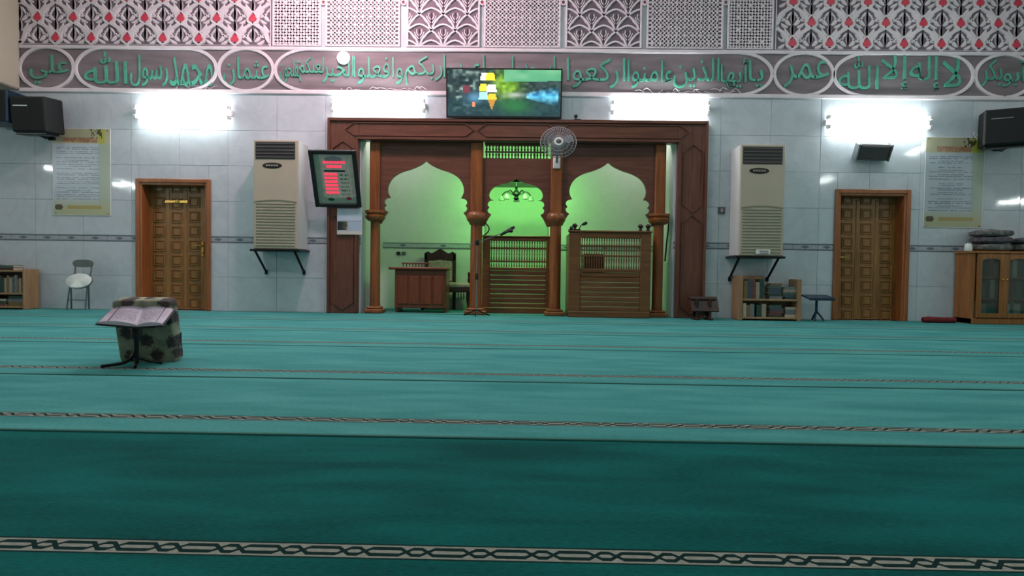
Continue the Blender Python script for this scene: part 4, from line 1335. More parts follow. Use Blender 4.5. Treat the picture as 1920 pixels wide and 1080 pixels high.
for (a, b, c, d) in ((0, fwid, 0, hh), (ww - fwid, ww, 0, hh), (fwid, ww - fwid, 0, fwid), (fwid, ww - fwid, hh - fwid, hh)):
    board(a, b, c, d, -.02, .03, .01).build('frame_bar', M['black'], t)
fwd_w, fwd_h = ww - 2 * fwid, hh - 2 * fwid
rows = [(.16, .22, .80, 8), (.245, .30, .70, 6)] + [(.40 + .075 * k, .22, .56, 5) for k in range(6)]
src = None
for (v, u0, u1, nd) in rows:
    for k in range(nd):
        u = u0 + (u1 - u0) * (k + .5) / nd
        w2, h2 = .018, .018
        m = MB()
        for (a0, a1, c0, c1) in ((-w2, w2, h2 - .009, h2), (-w2, w2, -.0045, .0045), (-w2, w2, -h2, -h2 + .009), (-w2, -w2 + .011, -h2, h2), (w2 - .011, w2, -h2, h2)):
            m.box(a0, a1, -.004, 0, c0, c1)
        X, Z = fwid + fwd_w * u, hh - fwid - fwd_h * v
        m.v = [tuple(onb(p[0] + X, p[2] + Z, p[1] + .003)) for p in m.v]
        m.build('numeral', M['red_led'], t)
for xa in (.06, ww - .12):
    p = onb(xa, hh - .05, .03)
    MB().tube([tuple(p), (p.x, -.016 if p.x < PX0 - .02 else -.131, p.z + .12)], .006, 6).build('hanging_rod', M['steel'], t)
# pale blue notice fixed to the jamb
x0, x1, z0, z1 = rect(632, 391, 679, 440, -.135)
t = thing('notice_sheet', ((x0 + x1) / 2, -.13, z0), 'pale blue notice with a small dark picture below the prayer clock', 'notice')
MB().slab(x0, x1, -.138, -.1285, z0, z1, .003).build('board', M['white_plastic'], t)
def notice(u, v):
    c = mixc((176, 192, 212), (196, 208, 222), vnoise(u * 4, v * 6))
    if .44 < v < .50: c = (150, 166, 178)
    if v > .50: c = (168, 186, 204)
    if u < .42 and .52 < v < .84: c = mixc((36, 48, 52), (140, 128, 92), max(0, u * 3.2 - .5) * vnoise(u * 30, v * 20) * 2)
    if v > .88: c = (206, 200, 190)
    return c
print_grid('print', lambda u, v: (x0 + .005 + (x1 - x0 - .01) * u, -.1385, z1 - .005 - (z1 - z0 - .01) * v), 24, 24, notice, PRINT, t)

# posters
def poster_fn(seed, dim):
    def f(u, v):
        c = mixc((166, 182, 194), (182, 196, 204), vnoise(u * 5 + seed, v * 8))
        if u > .80: c = mixc(c, (150, 170, 130), .55)
        if v < .17: c = mixc((166, 166, 134), (186, 184, 152), vnoise(u * 7, v * 9))
        if v > .80: c = mixc(c, (172, 178, 140), min(1, (v - .80) * 9))
        if .80 < u < .90 and v < .17: c = (176, 180, 70)
        if .10 < v < .16 and .18 < u < .78: c = mixc((188, 156, 120), (150, 110, 84), rnd(int(u * 34), int(v * 60), seed))
        if v < .11 and .64 < u < .86 and vnoise(u * 40, v * 40 + seed) > .62: c = (70, 72, 40)
        row = v * 40; k = int(row)
        if .19 < v < .82 and .25 < row - k < .75 and k % 7 != 5:
            a, b = (.06, .82) if rnd(k, seed) > .3 else (.22, .66)
            if a < u < b and rnd(int(u * 46), k, seed) > .16: c = mixc((112, 124, 142), (140, 152, 166), rnd(int(u * 46), k))
        if (u - .10) ** 2 / .005 + (v - .91) ** 2 / .0012 < 1: c = (72, 66, 44)
        if v > .885 and v < .935 and u > .25 and u < .84: c = (166, 150, 84)
        return tuple(x * dim for x in c)
    return f
def poster(px, seed, dim, label):
    x0, x1, z0, z1 = rect(*px, -.02)
    t = thing('poster', ((x0 + x1) / 2, -.02, z0), label, 'poster')
    MB().slab(x0, x1, -.026, -.0185, z0, z1, .002).build('laminate_sheet', M['white_plastic'], t)
    print_grid('print', lambda u, v: (x0 + .008 + (x1 - x0 - .016) * u, -.0265, z1 - .008 - (z1 - z0 - .016) * v), 64, 100, poster_fn(seed, dim), PRINT, t)
    for xa in (x0 + .05, x1 - .05):
        for za in (z0 + .03, z1 - .03):
            MB().lathe([(.012, 0), (.012, -.004), (.005, -.007)], (xa, -.027, za), 8, 'Y').build('pin', M['steel'], t)
poster((99, 241, 208, 404), 3, 1.0, 'laminated text poster with yellow header beside the black corner loudspeaker and carved door')
poster((1733, 257, 1844, 427), 8, .92, 'laminated text poster with yellow header above the glazed bookcase')

# ------------------------------------------------------------------ wall fan on the third column
fY = -.42
c = at(1047, 267, fY)
t = thing('wall_fan', (c.x, fY, c.z), 'grey wall fan with wire guard on the portal column', 'fan')
RX, RZ = .275, .235
sxf = RX / RZ
MB().lathe([(.05, .13), (.075, .11), (.08, .03), (.05, .0)], c, 14, 'Y', sxf).build('motor_housing', M['fan_grey'], t)
g = MB()
for (r, dy) in ((RZ, 0.0), (RZ * .82, -.045), (RZ * .6, -.065), (RZ * .36, -.075)):
    pts = [(c.x + r * sxf * math.cos(a * PI / 16), fY + dy, c.z + r * math.sin(a * PI / 16)) for a in range(33)]
    g.tube(pts, .0045 if r < RZ else .008, 5, False)
for k in range(44):
    a = 2 * PI * k / 44
    pr_ = [(.07, -.078), (RZ * .6, -.066), (RZ * .85, -.042), (RZ, 0)]
    g.tube([(c.x + r * sxf * math.cos(a), fY + dy, c.z + r * math.sin(a)) for r, dy in pr_], .0032, 4, False)
stuff(g.build('front_guard', M['fan_grey'], t))
g = MB()
for k in range(30):
    a = 2 * PI * k / 30
    g.tube([(c.x + r * sxf * math.cos(a), fY + dy, c.z + r * math.sin(a)) for r, dy in ((.07, .10), (RZ * .7, .075), (RZ, 0))], .003, 4, False)
stuff(g.build('rear_guard', M['fan_grey'], t))
BL = paint('fan_blade', (112, 116, 124), .3, .06, 5)
for k in range(3):
    m = MB()
    V = []; n_ = 8
    for i_ in range(n_ + 1):
        r = .05 + (RZ - .075) * i_ / n_
        wdt = (.30 + .62 * math.sin(PI * min(1, .15 + .8 * i_ / n_))) * .9
        for s in (-1, 1):
            a = 2 * PI * k / 3 + .4 + s * wdt * .55
            V.append((c.x + r * sxf * math.cos(a), fY + .01 + s * .018, c.z + r * math.sin(a)))
    m.add(V + [(p[0], p[1] + .004, p[2]) for p in V], [(2 * i_, 2 * i_ + 1, 2 * i_ + 3, 2 * i_ + 2) for i_ in range(n_)] + [tuple(2 * n_ + 2 + q for q in (2 * i_ + 2, 2 * i_ + 3, 2 * i_ + 1, 2 * i_)) for i_ in range(n_)])
    m.build('blade', BL, t)
MB().lathe([(.066, -.078), (.062, -.088), (.03, -.09)], c, 16, 'Y', 1.15).build('hub_badge', M['white_plastic'], t)
MB().lathe([(.034, -.0905), (.03, -.094)], c, 12, 'Y', 1.3).build('hub_mark', M['grey_plastic'], t)
MB().tube([(c.x, fY + .10, c.z - .02), (c.x, fY + .16, c.z - .10), (c.x, -.06, c.z - .22), (c.x, CY - .10, c.z - .24)], .022, 8).build('arm', M['fan_grey'], t)
MB().cbox(c.x - .06, c.x + .06, -.045, CY - .096, c.z - .34, c.z - .14, .012).build('wall_plate', M['white_plastic'], t)

# ------------------------------------------------------------------ loudspeakers
def speaker_box(px, yf, depth, label, yaw, tilt, arm_px, face='cloth_black', body='black'):
    x0, x1, z0, z1 = rect(*px, yf)
    cx, cz = (x0 + x1) / 2, (z0 + z1) / 2
    w, h = x1 - x0, z1 - z0
    w /= math.cos(yaw) + abs(cx) / 9.2 * abs(math.sin(yaw))
    cY_ = yf + depth / 2
    t = thing('loudspeaker', (cx, cY_, z0), label, 'loudspeaker')
    R = Matrix.Translation((cx, cY_, cz)) @ Euler((tilt, 0, yaw)).to_matrix().to_4x4()
    m = MB().cbox(-w / 2, w / 2, -depth / 2 + .02, depth / 2, -h / 2, h / 2, .02); m.xform(R); m.build('cabinet', M[body], t)
    m = MB().slab(-w / 2 + .02, w / 2 - .02, -depth / 2, -depth / 2 + .021, -h / 2 + .02, h / 2 - .02, .012); m.xform(R); m.build('grille', M[face], t)
    m = MB().box(-w * .38, w * .02, -depth / 2 - .004, -depth / 2 + .002, h * .22, h * .25); m.xform(R); m.build('badge', M['steel'], t)
    ap = at(*arm_px, -.1)
    MB().cbox(ap.x - .06, ap.x + .05, -.06, -.016, ap.z - .10, ap.z + .12, .008).build('wall_plate', M['black_metal'], t)
    MB().tube([(ap.x, -.05, ap.z + .03), (ap.x + (cx - ap.x) * .5, cY_ * .5, z0 - .03), (cx, cY_, z0 - .01), (cx, cY_, z0 + .03)], .028, 8).build('bracket_arm', M['black_metal'], t)
    m = MB().cbox(-w * .46, w * .42, -depth * .35, depth * .3, -h / 2 - .035, -h / 2, .008); m.xform(R); m.build('bracket_plate', M['black_metal'], t)
    return t
speaker_box((17, 178, 84, 244), -.58, .40, 'black loudspeaker on a bracket at the poster corner below the plaster beam', 0.0, .10, (92, 250))
speaker_box((1857, 200, 1965, 268), -.58, .40, 'black loudspeaker on a bracket above the glazed bookcase', -.45, .06, (1876, 270))
x0, x1, z0, z1 = rect(-62, 166, 13, 228, -.60)
t = thing('loudspeaker', ((x0 + x1) / 2, -.5, z0), 'dark blue loudspeaker cabinet next to the black corner loudspeaker', 'loudspeaker')
MB().cbox(x0, x1, -.60, -.20, z0, z1, .02).build('cabinet', M['blue_metal'], t)
MB().slab(x0 + .02, x1 - .02, -.615, -.599, z0 + .02, z1 - .02, .01).build('grille', M['cloth_black'], t)
MB().tube([((x0 + x1) / 2, -.21, (z0 + z1) / 2), ((x0 + x1) / 2, -.016, (z0 + z1) / 2)], .03, 8).build('bracket_arm', M['black_metal'], t)
# small column speaker tilted down
x0, x1, z0, z1 = rect(1606, 269, 1670, 299, -.16)
cx, cz = (x0 + x1) / 2, (z0 + z1) / 2
t = thing('loudspeaker', (cx, -.1, z0), 'small grey column loudspeaker above a carved door, silver end cap', 'loudspeaker')
R = Matrix.Translation((cx, -.13, cz)) @ Euler((.45, .02, 0)).to_matrix().to_4x4()
w, h = x1 - x0, (z1 - z0) * 1.02
m = MB().cbox(-w / 2 + .03, w / 2 - .03, -.07, .07, -h / 2, h / 2, .025); m.xform(R); m.build('body', M['grey_plastic'], t)
m = MB().slab(-w / 2 + .05, w / 2 - .05, -.078, -.069, -h / 2 + .03, h / 2 - .03, .008); m.xform(R); m.build('grille', paint('dark_grille', (70, 70, 72), .6, .1, 20), t)
for s, mt_ in ((-1, M['steel']), (1, M['grey_plastic'])):
    m = MB().cbox(s * (w / 2 - .015) - .016, s * (w / 2 - .015) + .016, -.075, .075, -h / 2 - .006, h / 2 + .006, .012); m.xform(R); m.build('end_cap', mt_, t)
MB().tube([(cx, -.09, cz), (cx, -.016, cz + .02)], .025, 8).build('bracket', M['black_metal'], t)
# cable loop under the loudspeaker above the glazed bookcase
pc = [at(a, b, -.05) for a, b in ((1853, 232), (1852, 258), (1846, 268), (1836, 264), (1826, 252), (1829, 249), (1838, 260), (1856, 268))]
o = MB().tube(catmull([tuple(p) for p in pc], 4), .009, 6).build('speaker_cable', M['white_plastic'])
tag(o, 'white cable loop hanging beside the loudspeaker over the glazed bookcase', 'cable')
# small switch box by the portal
p = at(1352, 395)
t = thing('wall_switch', (p.x, -.02, p.z), 'small grey switch box on the tiles beside the portal', 'switch')
MB().slab(p.x - .055, p.x + .055, -.04, -.016, p.z - .055, p.z + .055, .008).build('plate', M['grey_plastic'], t)
MB().slab(p.x - .02, p.x + .02, -.048, -.04, p.z - .03, p.z + .03, .005).build('rocker', M['fan_grey'], t)

# ------------------------------------------------------------------ books
PAGEB = paint('page_block', (196, 190, 172), .8, .08, 30)
def book(cx, cY_, z, w, h, d, ci, where, flat=False, lean=0.0):
    # upright: w = thickness along X, h = height, d = depth; flat: w along X, h = thickness
    th = .006 if not flat else .004
    m = MB()
    if not flat:
        m.box(-w / 2, -w / 2 + th, -d / 2, d / 2, 0, h); m.box(w / 2 - th, w / 2, -d / 2, d / 2, 0, h)
        m.box(-w / 2 + th, w / 2 - th, -d / 2, -d / 2 + th, 0, h)
        m.box(-w / 2 - .001, w / 2 + .001, -d / 2 - .003, -d / 2 + .002, h * .18, h * .22); m.box(-w / 2 - .001, w / 2 + .001, -d / 2 - .003, -d / 2 + .002, h * .76, h * .80)
    else:
        m.box(-w / 2, w / 2, -d / 2, d / 2, 0, th); m.box(-w / 2, w / 2, -d / 2, d / 2, h - th, h); m.box(-w / 2, w / 2, -d / 2, -d / 2 + th, th, h - th)
    o = m.build('book', BOOKM[ci], None)
    o.location = (cx, cY_, z); o.rotation_euler = (0, lean, 0)
    st = 'lying flat' if flat else 'leaning' if abs(lean) > .05 else 'standing upright'
    tag(o, '%s book %s %s' % (BOOK_WORD[ci], st, where), 'book', '%s books %s' % (BOOK_WORD[ci], where))
    m = MB()
    if not flat: m.box(-w / 2 + th, w / 2 - th, -d / 2 + th, d / 2 - .006, .005, h - .006)
    else: m.box(-w / 2 + .006, w / 2 - .006, -d / 2 + th, d / 2 - .006, th, h - th)
    pg = m.mesh('pages'); pg.materials.append(PAGEB)
    po_ = bpy.data.objects.new('pages', pg); col.objects.link(po_); po_.parent = o
    return o
def row_of_books(xa, xb, yf, z, hmax, where, seed, thick=(.035, .07), gap=.002, lean=0.0):
    r = random.Random(seed)
    x = xa
    while True:
        w = r.uniform(*thick)
        if x + w > xb: break
        h = hmax * r.uniform(.72, .97)
        book(x + w / 2, yf + .13, z, w, h, .2, r.randrange(len(BOOKM)), where)
        x += w + gap
def stack_of_books(cx, cY_, z, w, n_, where, seed, d=.2):
    r = random.Random(seed)
    for k in range(n_):
        h = r.uniform(.03, .055)
        book(cx + r.uniform(-.015, .015), cY_, z, w * r.uniform(.85, 1.0), h, d, r.randrange(len(BOOKM)), where, True)
        z += h + .0008

# ------------------------------------------------------------------ low open bookcase under the sticker air conditioner
Yf = -.40
x0, x1, z0, z1 = rect(1386, 518, 1503, 600, Yf)
t = thing('bookcase', ((x0 + x1) / 2, Yf + .17, 0), 'low open wooden bookcase with stacked books under the air conditioner bracket', 'bookcase')
zs = at(1440, 561, Yf).z
for a in (x0, x1 - .06): MB().cbox(a, a + .06, Yf, Yf + .34, 0, z1 if a == x0 else z1 - .04, .008).build('side_panel', M['shelf_wood'], t)
for z in (.055, zs): MB().cbox(x0 + .06, x1 - .06, Yf + .01, Yf + .34, z - .03, z, .005).build('shelf', M['shelf_wood'], t)
MB().cbox(x0 + .06, x0 + .50, Yf + .305, Yf + .335, zs, z1, .005).build('back_panel', M['shelf_wood'], t)
MB().cbox(x0 + .06, x1 - .06, Yf + .30, Yf + .335, 0.02, zs - .03, .005).build('back_panel', M['shelf_wood'], t)
wh = 'on the upper shelf of the low bookcase'
row_of_books(x0 + .075, x0 + .46, Yf, zs, z1 - zs - .03, wh, 11, (.05, .085))
stack_of_books(x0 + .585, Yf + .15, zs, .20, 6, wh, 5)
stack_of_books(x0 + .82, Yf + .15, zs, .22, 5, wh, 8)
wh = 'on the bottom shelf of the low bookcase'
row_of_books(x0 + .075, x0 + .28, Yf, .055, .24, wh, 21, (.045, .07))
row_of_books(x0 + .285, x0 + .46, Yf, .055, .25, wh, 22, (.05, .08))
stack_of_books(x0 + .60, Yf + .15, .055, .22, 5, wh, 31)
stack_of_books(x0 + .84, Yf + .15, .055, .22, 4, wh, 33)

# open bookcase by the folding chair
Yf = -.36
x0, x1, z0, z1 = rect(-70, 506, 46, 582, Yf)
t = thing('bookcase', ((x0 + x1) / 2, Yf + .16, 0), 'open wooden bookcase full of dark books beside the folding chair', 'bookcase')
zs = at(20, 549, Yf).z
for a in (x0, x1 - .04): MB().cbox(a, a + .04, Yf, Yf + .30, 0, z1 + .02, .008).build('side_panel', M['shelf_wood'], t)
for z in (.05, zs, z1): MB().cbox(x0 + .04, x1 - .04, Yf + .01, Yf + .30, z - .03, z, .005).build('shelf', M['shelf_wood'], t)
MB().cbox(x0 + .04, x1 - .04, Yf + .27, Yf + .295, .02, z1 - .03, .004).build('back_panel', M['dark_wood'], t)
row_of_books(x0 + .05, x1 - .05, Yf, zs, z1 - zs - .05, 'on the middle shelf by the folding chair', 41, (.028, .055))
wh = 'on the bottom shelf by the folding chair'
stack_of_books(x1 - .20, Yf + .15, .05, .26, 4, wh, 43); stack_of_books(x1 - .48, Yf + .15, .05, .26, 3, wh, 44); stack_of_books(x1 - .78, Yf + .15, .05, .26, 4, wh, 45)
wh = 'on top of the bookcase by the folding chair'
stack_of_books(x1 - .36, Yf + .15, z1, .30, 2, wh, 47); stack_of_books(x1 - .72, Yf + .15, z1, .30, 2, wh, 48)

# ------------------------------------------------------------------ glazed bookcase
Yf = -.46
x0, _, z0, z1 = rect(1826, 472, 1920, 607, Yf)
pitch = at(1880, 540, Yf).x - at(1829, 540, Yf).x
nd = 3
x1 = x0 + .05 + pitch * nd + .05
t = thing('glazed_bookcase', ((x0 + x1) / 2, Yf / 2, 0), 'wooden bookcase with arched glass doors and folded blankets on top', 'bookcase')
dpt = Yf + .42
for a in (x0, x1 - .04): MB().cbox(a, a + .04, Yf + .03, dpt, 0, z1 - .03, .006).build('side_panel', M['cab_wood'], t)
MB().cbox(x0 - .02, x1 + .02, Yf - .01, dpt + .005, z1 - .03, z1 + .01, .01).build('top_board', M['cab_wood'], t)
MB().cbox(x0, x1, Yf + .01, dpt, .0, .09, .008).build('plinth', M['cab_wood'], t)
MB().box(x0 + .04, x1 - .04, dpt - .02, dpt - .002, .09, z1 - .03).build('back_panel', M['dark_wood'], t)
shz = [.09, .09 + (z1 - .12) * .31, .09 + (z1 - .12) * .64]
for z in shz[1:]: MB().box(x0 + .04, x1 - .04, Yf + .06, dpt - .02, z - .02, z).build('shelf', M['cab_wood'], t)
for k in range(nd):
    a, b = x0 + .05 + pitch * k, x0 + .05 + pitch * (k + 1)
    fwd = .07
    dr = MB()
    dz0, dz1 = .10, z1 - .035
    for (p, q, r_, s_) in ((a, a + fwd, dz0, dz1), (b - fwd, b, dz0, dz1), (a + fwd, b - fwd, dz0, dz0 + fwd)):
        dr.slab(p, q, Yf, Yf + .028, r_, s_, .005)
    xm = (a + b) / 2; hw = (b - a) / 2 - fwd
    archp = [(xm + hw * math.cos(PI * j / 10), dz1 - fwd - .05 + .05 * math.sin(PI * j / 10)) for j in range(11)]
    dr.prism([(a + fwd, dz1), *archp[::-1], (b - fwd, dz1)], Yf, Yf + .028)
    d = dr.build('glass_door', M['cab_wood'], t)
    MB().box(a + fwd, b - fwd, Yf + .012, Yf + .016, dz0 + fwd, dz1 - fwd + .005).build('pane', M['glass'], d)
    kx = b - .03 if k % 2 == 0 else a + .03
    MB().ball((kx, Yf - .012, (dz0 + dz1) / 2 + .1), .014, .014, .014, 8, 6).build('knob', M['brass'], d)
for k, z in enumerate(shz):
    wh = ('on the lowest shelf', 'on the middle shelf', 'on the top shelf')[k] + ' of the glazed bookcase'
    row_of_books(x0 + .06, x1 - .06, Yf + .05, z + .001, .30, wh, 60 + k, (.045, .08))
def pillow(cx, cY_, z0, w, d, h, seed, name, mat, label, cat, group=None):
    r = random.Random(seed)
    n_, m_ = 18, 7
    m = MB(); V = []; Fs = []
    def sgp(v, p): return math.copysign(abs(v) ** p, v)
    ph = [r.uniform(0, 6.28) for _ in range(4)]
    for i_ in range(m_ + 1):
        t_ = -PI / 2 + PI * i_ / m_
        ct, st_ = max(0.02, math.cos(t_)) ** .45, sgp(math.sin(t_), .7)
        for k in range(n_):
            a = 2 * PI * k / n_
            wob = 1 + .04 * math.sin(3 * a + ph[0]) + .03 * math.sin(5 * a + ph[1])
            x_, y_ = sgp(math.cos(a), .45) * ct * wob, sgp(math.sin(a), .45) * ct * wob
            zz = h / 2 * st_ * (1 + .18 * math.sin(2.3 * x_ * 2 + ph[2]) * (st_ > 0))
            V.append((cx + x_ * w / 2, cY_ + y_ * d / 2, z0 + h / 2 + zz))
    for i_ in range(m_):
        for k in range(n_):
            k2 = (k + 1) % n_
            Fs.append((i_ * n_ + k, i_ * n_ + k2, (i_ + 1) * n_ + k2, (i_ + 1) * n_ + k))
    Fs.append(tuple(range(n_ - 1, -1, -1))); Fs.append(tuple(range(m_ * n_, (m_ + 1) * n_)))
    m.add(V, Fs, True)
    o = m.build(name, mat, None, (cx, cY_, z0))
    return tag(o, label, cat, group)
zb_ = z1 + .012
r_ = random.Random(4)
for (pa, pb, hts, nm) in ((1826, 1894, (.12, .11, .11), 'bulging'), (1896, 1958, (.12, .10), 'lower')):
    xa, xb = at(pa, 450, -.25).x, at(pb, 450, -.25).x
    z = zb_
    for k, h in enumerate(hts):
        pillow((xa + xb) / 2 + r_.uniform(-.03, .03), -.25, z, (xb - xa) * r_.uniform(.92, 1.04), .36, h, 70 + k + pa, 'folded_blanket', M['blanket2' if k % 2 else 'blanket'],
               '%s grey folded blanket in the %s stack on the glazed bookcase' % (('bottom', 'middle', 'top')[k], nm), 'blanket')
        z += h * .99
p = at(1813, 468, -.3)
t = thing('glass_jar', (p.x, -.3, zb_), 'small pale jar standing beside the blankets on the glazed bookcase', 'jar')
MB().lathe([(.05, 0), (.055, .02), (.05, .10), (.035, .12)], (p.x + .02, -.3, zb_ - .001), 12).build('jar_body', M['seat_white'], t)
MB().lathe([(.038, .12), (.038, .14), (.02, .145)], (p.x + .02, -.3, zb_ - .001), 12).build('lid', M['steel'], t)

# rolled red cloth on the carpet against the bookcase
a, b = fl(1731, 605), fl(1797, 606)
t = thing('cloth_roll', ((a.x + b.x) / 2, -.40, 0), 'dark red rolled cloth lying on the carpet against the glazed bookcase', 'cloth')
yy = -.30
m = MB().tube([(a.x, yy, .045), (a.x + .08, yy, .05), ((a.x + b.x) / 2, yy - .01, .045), (b.x - .05, yy, .045)], [.042, .05, .045, .044], 12); m.build('roll', M['red_cloth'], t)
sp_ = [(a.x - .001, yy + .035 * (1 - q / 20) * math.cos(q * .8), .045 + .035 * (1 - q / 20) * math.sin(q * .8)) for q in range(20)]
MB().tube(sp_, .006, 5).build('rolled_edge', M['red_cloth'], t)

# ------------------------------------------------------------------ folding chair
sY = -.32
def pt(x, y, Y=sY): return tuple(at(x, y, Y))
base = at(146, 578, sY)
t = thing('folding_chair', (base.x, sY, 0), 'steel folding chair with round white seat leaning by the wall', 'chair')
c = at(156, 494, sY + .06)
m = MB()
pts = [(.165 * math.copysign(abs(math.cos(a * PI / 12)) ** .7, math.cos(a * PI / 12)), .062 * math.copysign(abs(math.sin(a * PI / 12)) ** .8, math.sin(a * PI / 12))) for a in range(24)]
m.prism([(c.x + p[0], c.z + p[1]) for p in pts], c.y - .012, c.y + .012); m.build('backrest', M['seat_grey'], t)
c = at(148, 527, sY - .03)
m = MB().lathe([(.19, -.012), (.205, 0), (.205, .014), (.19, .024), (.02, .03)], (0, 0, 0), 24); m.v = [(p[0], p[1] * .62, p[2]) for p in m.v]
m.xform(Matrix.Translation(c) @ Euler((math.radians(66), 0, 0)).to_matrix().to_4x4()); m.build('seat', M['seat_white'], t)
m = MB().lathe([(.195, -.03), (.212, -.02), (.212, -.004), (.195, -.002)], (0, 0, 0), 24); m.v = [(p[0], p[1] * .62, p[2]) for p in m.v]
m.xform(Matrix.Translation(c) @ Euler((math.radians(66), 0, 0)).to_matrix().to_4x4()); m.build('seat_rim', M['steel'], t)
def leg(path):
    q = [Vector(p) for p in path]; q[-1].z = .012
    MB().tube(catmull([tuple(p) for p in q], 4), .013, 8).build('leg', M['steel'], t)
leg([pt(172, 496, sY + .08), pt(170, 512, sY + .05), pt(164, 536, sY), pt(160, 578, sY - .02)])
leg([pt(141, 496, sY + .08), pt(140, 512, sY + .05), pt(131, 538, sY), pt(125, 578, sY - .02)])
leg([pt(166, 534, sY + .06), pt(167, 577, sY + .2)])
leg([pt(133, 534, sY + .06), pt(134, 576, sY + .2)])
MB().tube([pt(128, 562), pt(161, 563)], .009, 6).build('crossbar', M['steel'], t)

# ------------------------------------------------------------------ open book on a folding stand, floor chair behind it
SY = -5.56
sb = at(256, 684, SY)
t = thing('book_stand', (sb.x, SY, 0), 'black metal folding stand carrying the open book', 'book stand')
MB().tube([(sb.x, SY, .02), (sb.x, SY, .30)], .016, 8).build('stem', M['black_metal'], t)
MB().lathe([(.03, .20), (.034, .22), (.034, .27), (.02, .29)], (sb.x, SY, 0), 10).build('clamp', M['black'], t)
def spt(x, y): v = at(x, y, SY - .04); return tuple(v)
q = [at(254, 655, SY - .01), at(246, 671, SY - .03), at(230, 681, SY - .06), at(190, 685, SY - .09)]
q[-1].z = .012; q[-2].z = max(.014, q[-2].z)
MB().tube(catmull([tuple(v) for v in q], 5), .011, 8).build('foot', M['black_metal'], t)
q = [Vector((sb.x, SY, .07)), Vector((sb.x + .03, SY - .05, .03)), Vector((sb.x + .055, SY - .10, .012))]
MB().tube([tuple(v) for v in q], .011, 8).build('foot', M['black_metal'], t)
q = [Vector((sb.x, SY, .07)), Vector((sb.x + .06, SY + .06, .03)), Vector((sb.x + .12, SY + .11, .012))]
MB().tube([tuple(v) for v in q], .011, 8).build('foot', M['black_metal'], t)
BF, BB = SY - .15, SY + .14
FL, FM, FR_ = at(184, 605, BF), at(257, 611, BF - .01), at(304, 608, BF)
KL, KM, KR = at(213, 577.5, BB), at(269, 578, BB - .01), at(325, 580.5, BB)
def surf(s, d, lift=0.0, grow=1.0):
    # s from -1 (left fore-edge) to 1, d from 0 (front) to 1 (back)
    if s < 0: a, b = FM.lerp(FL, -s * grow), KM.lerp(KL, -s * grow)
    else: a, b = FM.lerp(FR_, s * grow), KM.lerp(KR, s * grow)
    d2 = (d - .5) * grow + .5
    p = a + (b - a) * d2
    p.z += lift + .016 * math.sin(PI * min(1, abs(s) * 1.0)) ** .8 * (lift >= 0)
    return p
bk = thing('open_book', tuple(FM), 'open book with printed pages and dark cover on the black stand', 'book')
def sheet(s0, s1, top, bottom, grow, name, mat, parent):
    ns, nd_ = 10, 3
    V = []; Fs = []
    for lay in (top, bottom):
        for j in range(nd_ + 1):
            for i_ in range(ns + 1):
                V.append(surf(s0 + (s1 - s0) * i_ / ns, j / nd_, lay, grow))
    n1 = (ns + 1) * (nd_ + 1)
    for j in range(nd_):
        for i_ in range(ns):
            a = j * (ns + 1) + i_
            Fs.append((a, a + 1, a + ns + 2, a + ns + 1)); Fs.append((n1 + a, n1 + a + ns + 1, n1 + a + ns + 2, n1 + a + 1))
    for i_ in range(ns):
        Fs.append((i_, n1 + i_, n1 + i_ + 1, i_ + 1)); a = nd_ * (ns + 1) + i_; Fs.append((a, a + 1, n1 + a + 1, n1 + a))
    for j in range(nd_):
        a = j * (ns + 1); Fs.append((a, a + ns + 1, n1 + a + ns + 1, n1 + a)); a += ns; Fs.append((a, n1 + a, n1 + a + ns + 1, a + ns + 1))
    return MB().add(V, Fs, False).build(name, mat, parent)
sheet(-1, 0, .004, -.006, 1.0, 'page_block', M['page'], bk); sheet(0, 1, .004, -.006, 1.0, 'page_block', M['page'], bk)
sheet(-1, 0, -.007, -.016, 1.06, 'cover', M['black'], bk); sheet(0, 1, -.007, -.016, 1.06, 'cover', M['black'], bk)
def page_print(flip):
    def f(u, v):
        s = 1 - u if flip else u             # 0 at the gutter, 1 at the fore-edge
        c = mixc((182, 172, 190), (200, 190, 206), vnoise(u * 8, v * 8))
        if .72 < s < .77: c = (96, 86, 104)
        if .06 < s < .70 and .06 < v < .94:
            k = int(v * 30)
            if k % 2 == 0 and rnd(int(u * 40), k, 5) > .25: c = mixc(c, (120, 110, 132), .75)
        if flip and s > .77 and v < .5 and .1 < v and vnoise(u * 20, v * 20) > .5: c = (186, 140, 160)
        return c
    return f
print_grid('page_print', lambda u, v: surf(-1 + u * .985, .02 + .96 * (1 - v), .0048), 44, 32, page_print(True), PRINT, bk)
print_grid('page_print', lambda u, v: surf(.015 + u * .985, .02 + .96 * (1 - v), .0048), 44, 32, page_print(False), PRINT, bk)
# tray of the stand under the book
V = [surf(-.55, .05, -.018), surf(.7, .05, -.018), surf(.7, .95, -.018), surf(-.55, .95, -.018)]
m = MB().add([tuple(v) for v in V] + [(v.x, v.y, v.z - .012) for v in V], [(0, 1, 2, 3), (7, 6, 5, 4), (0, 4, 5, 1), (1, 5, 6, 2), (2, 6, 7, 3), (3, 7, 4, 0)])
m.build('tray', M['black_metal'], t)
MB().tube([(sb.x, SY, .28), tuple(surf(0.0, .5, -.03))], .014, 8).build('tray_neck', M['black_metal'], t)

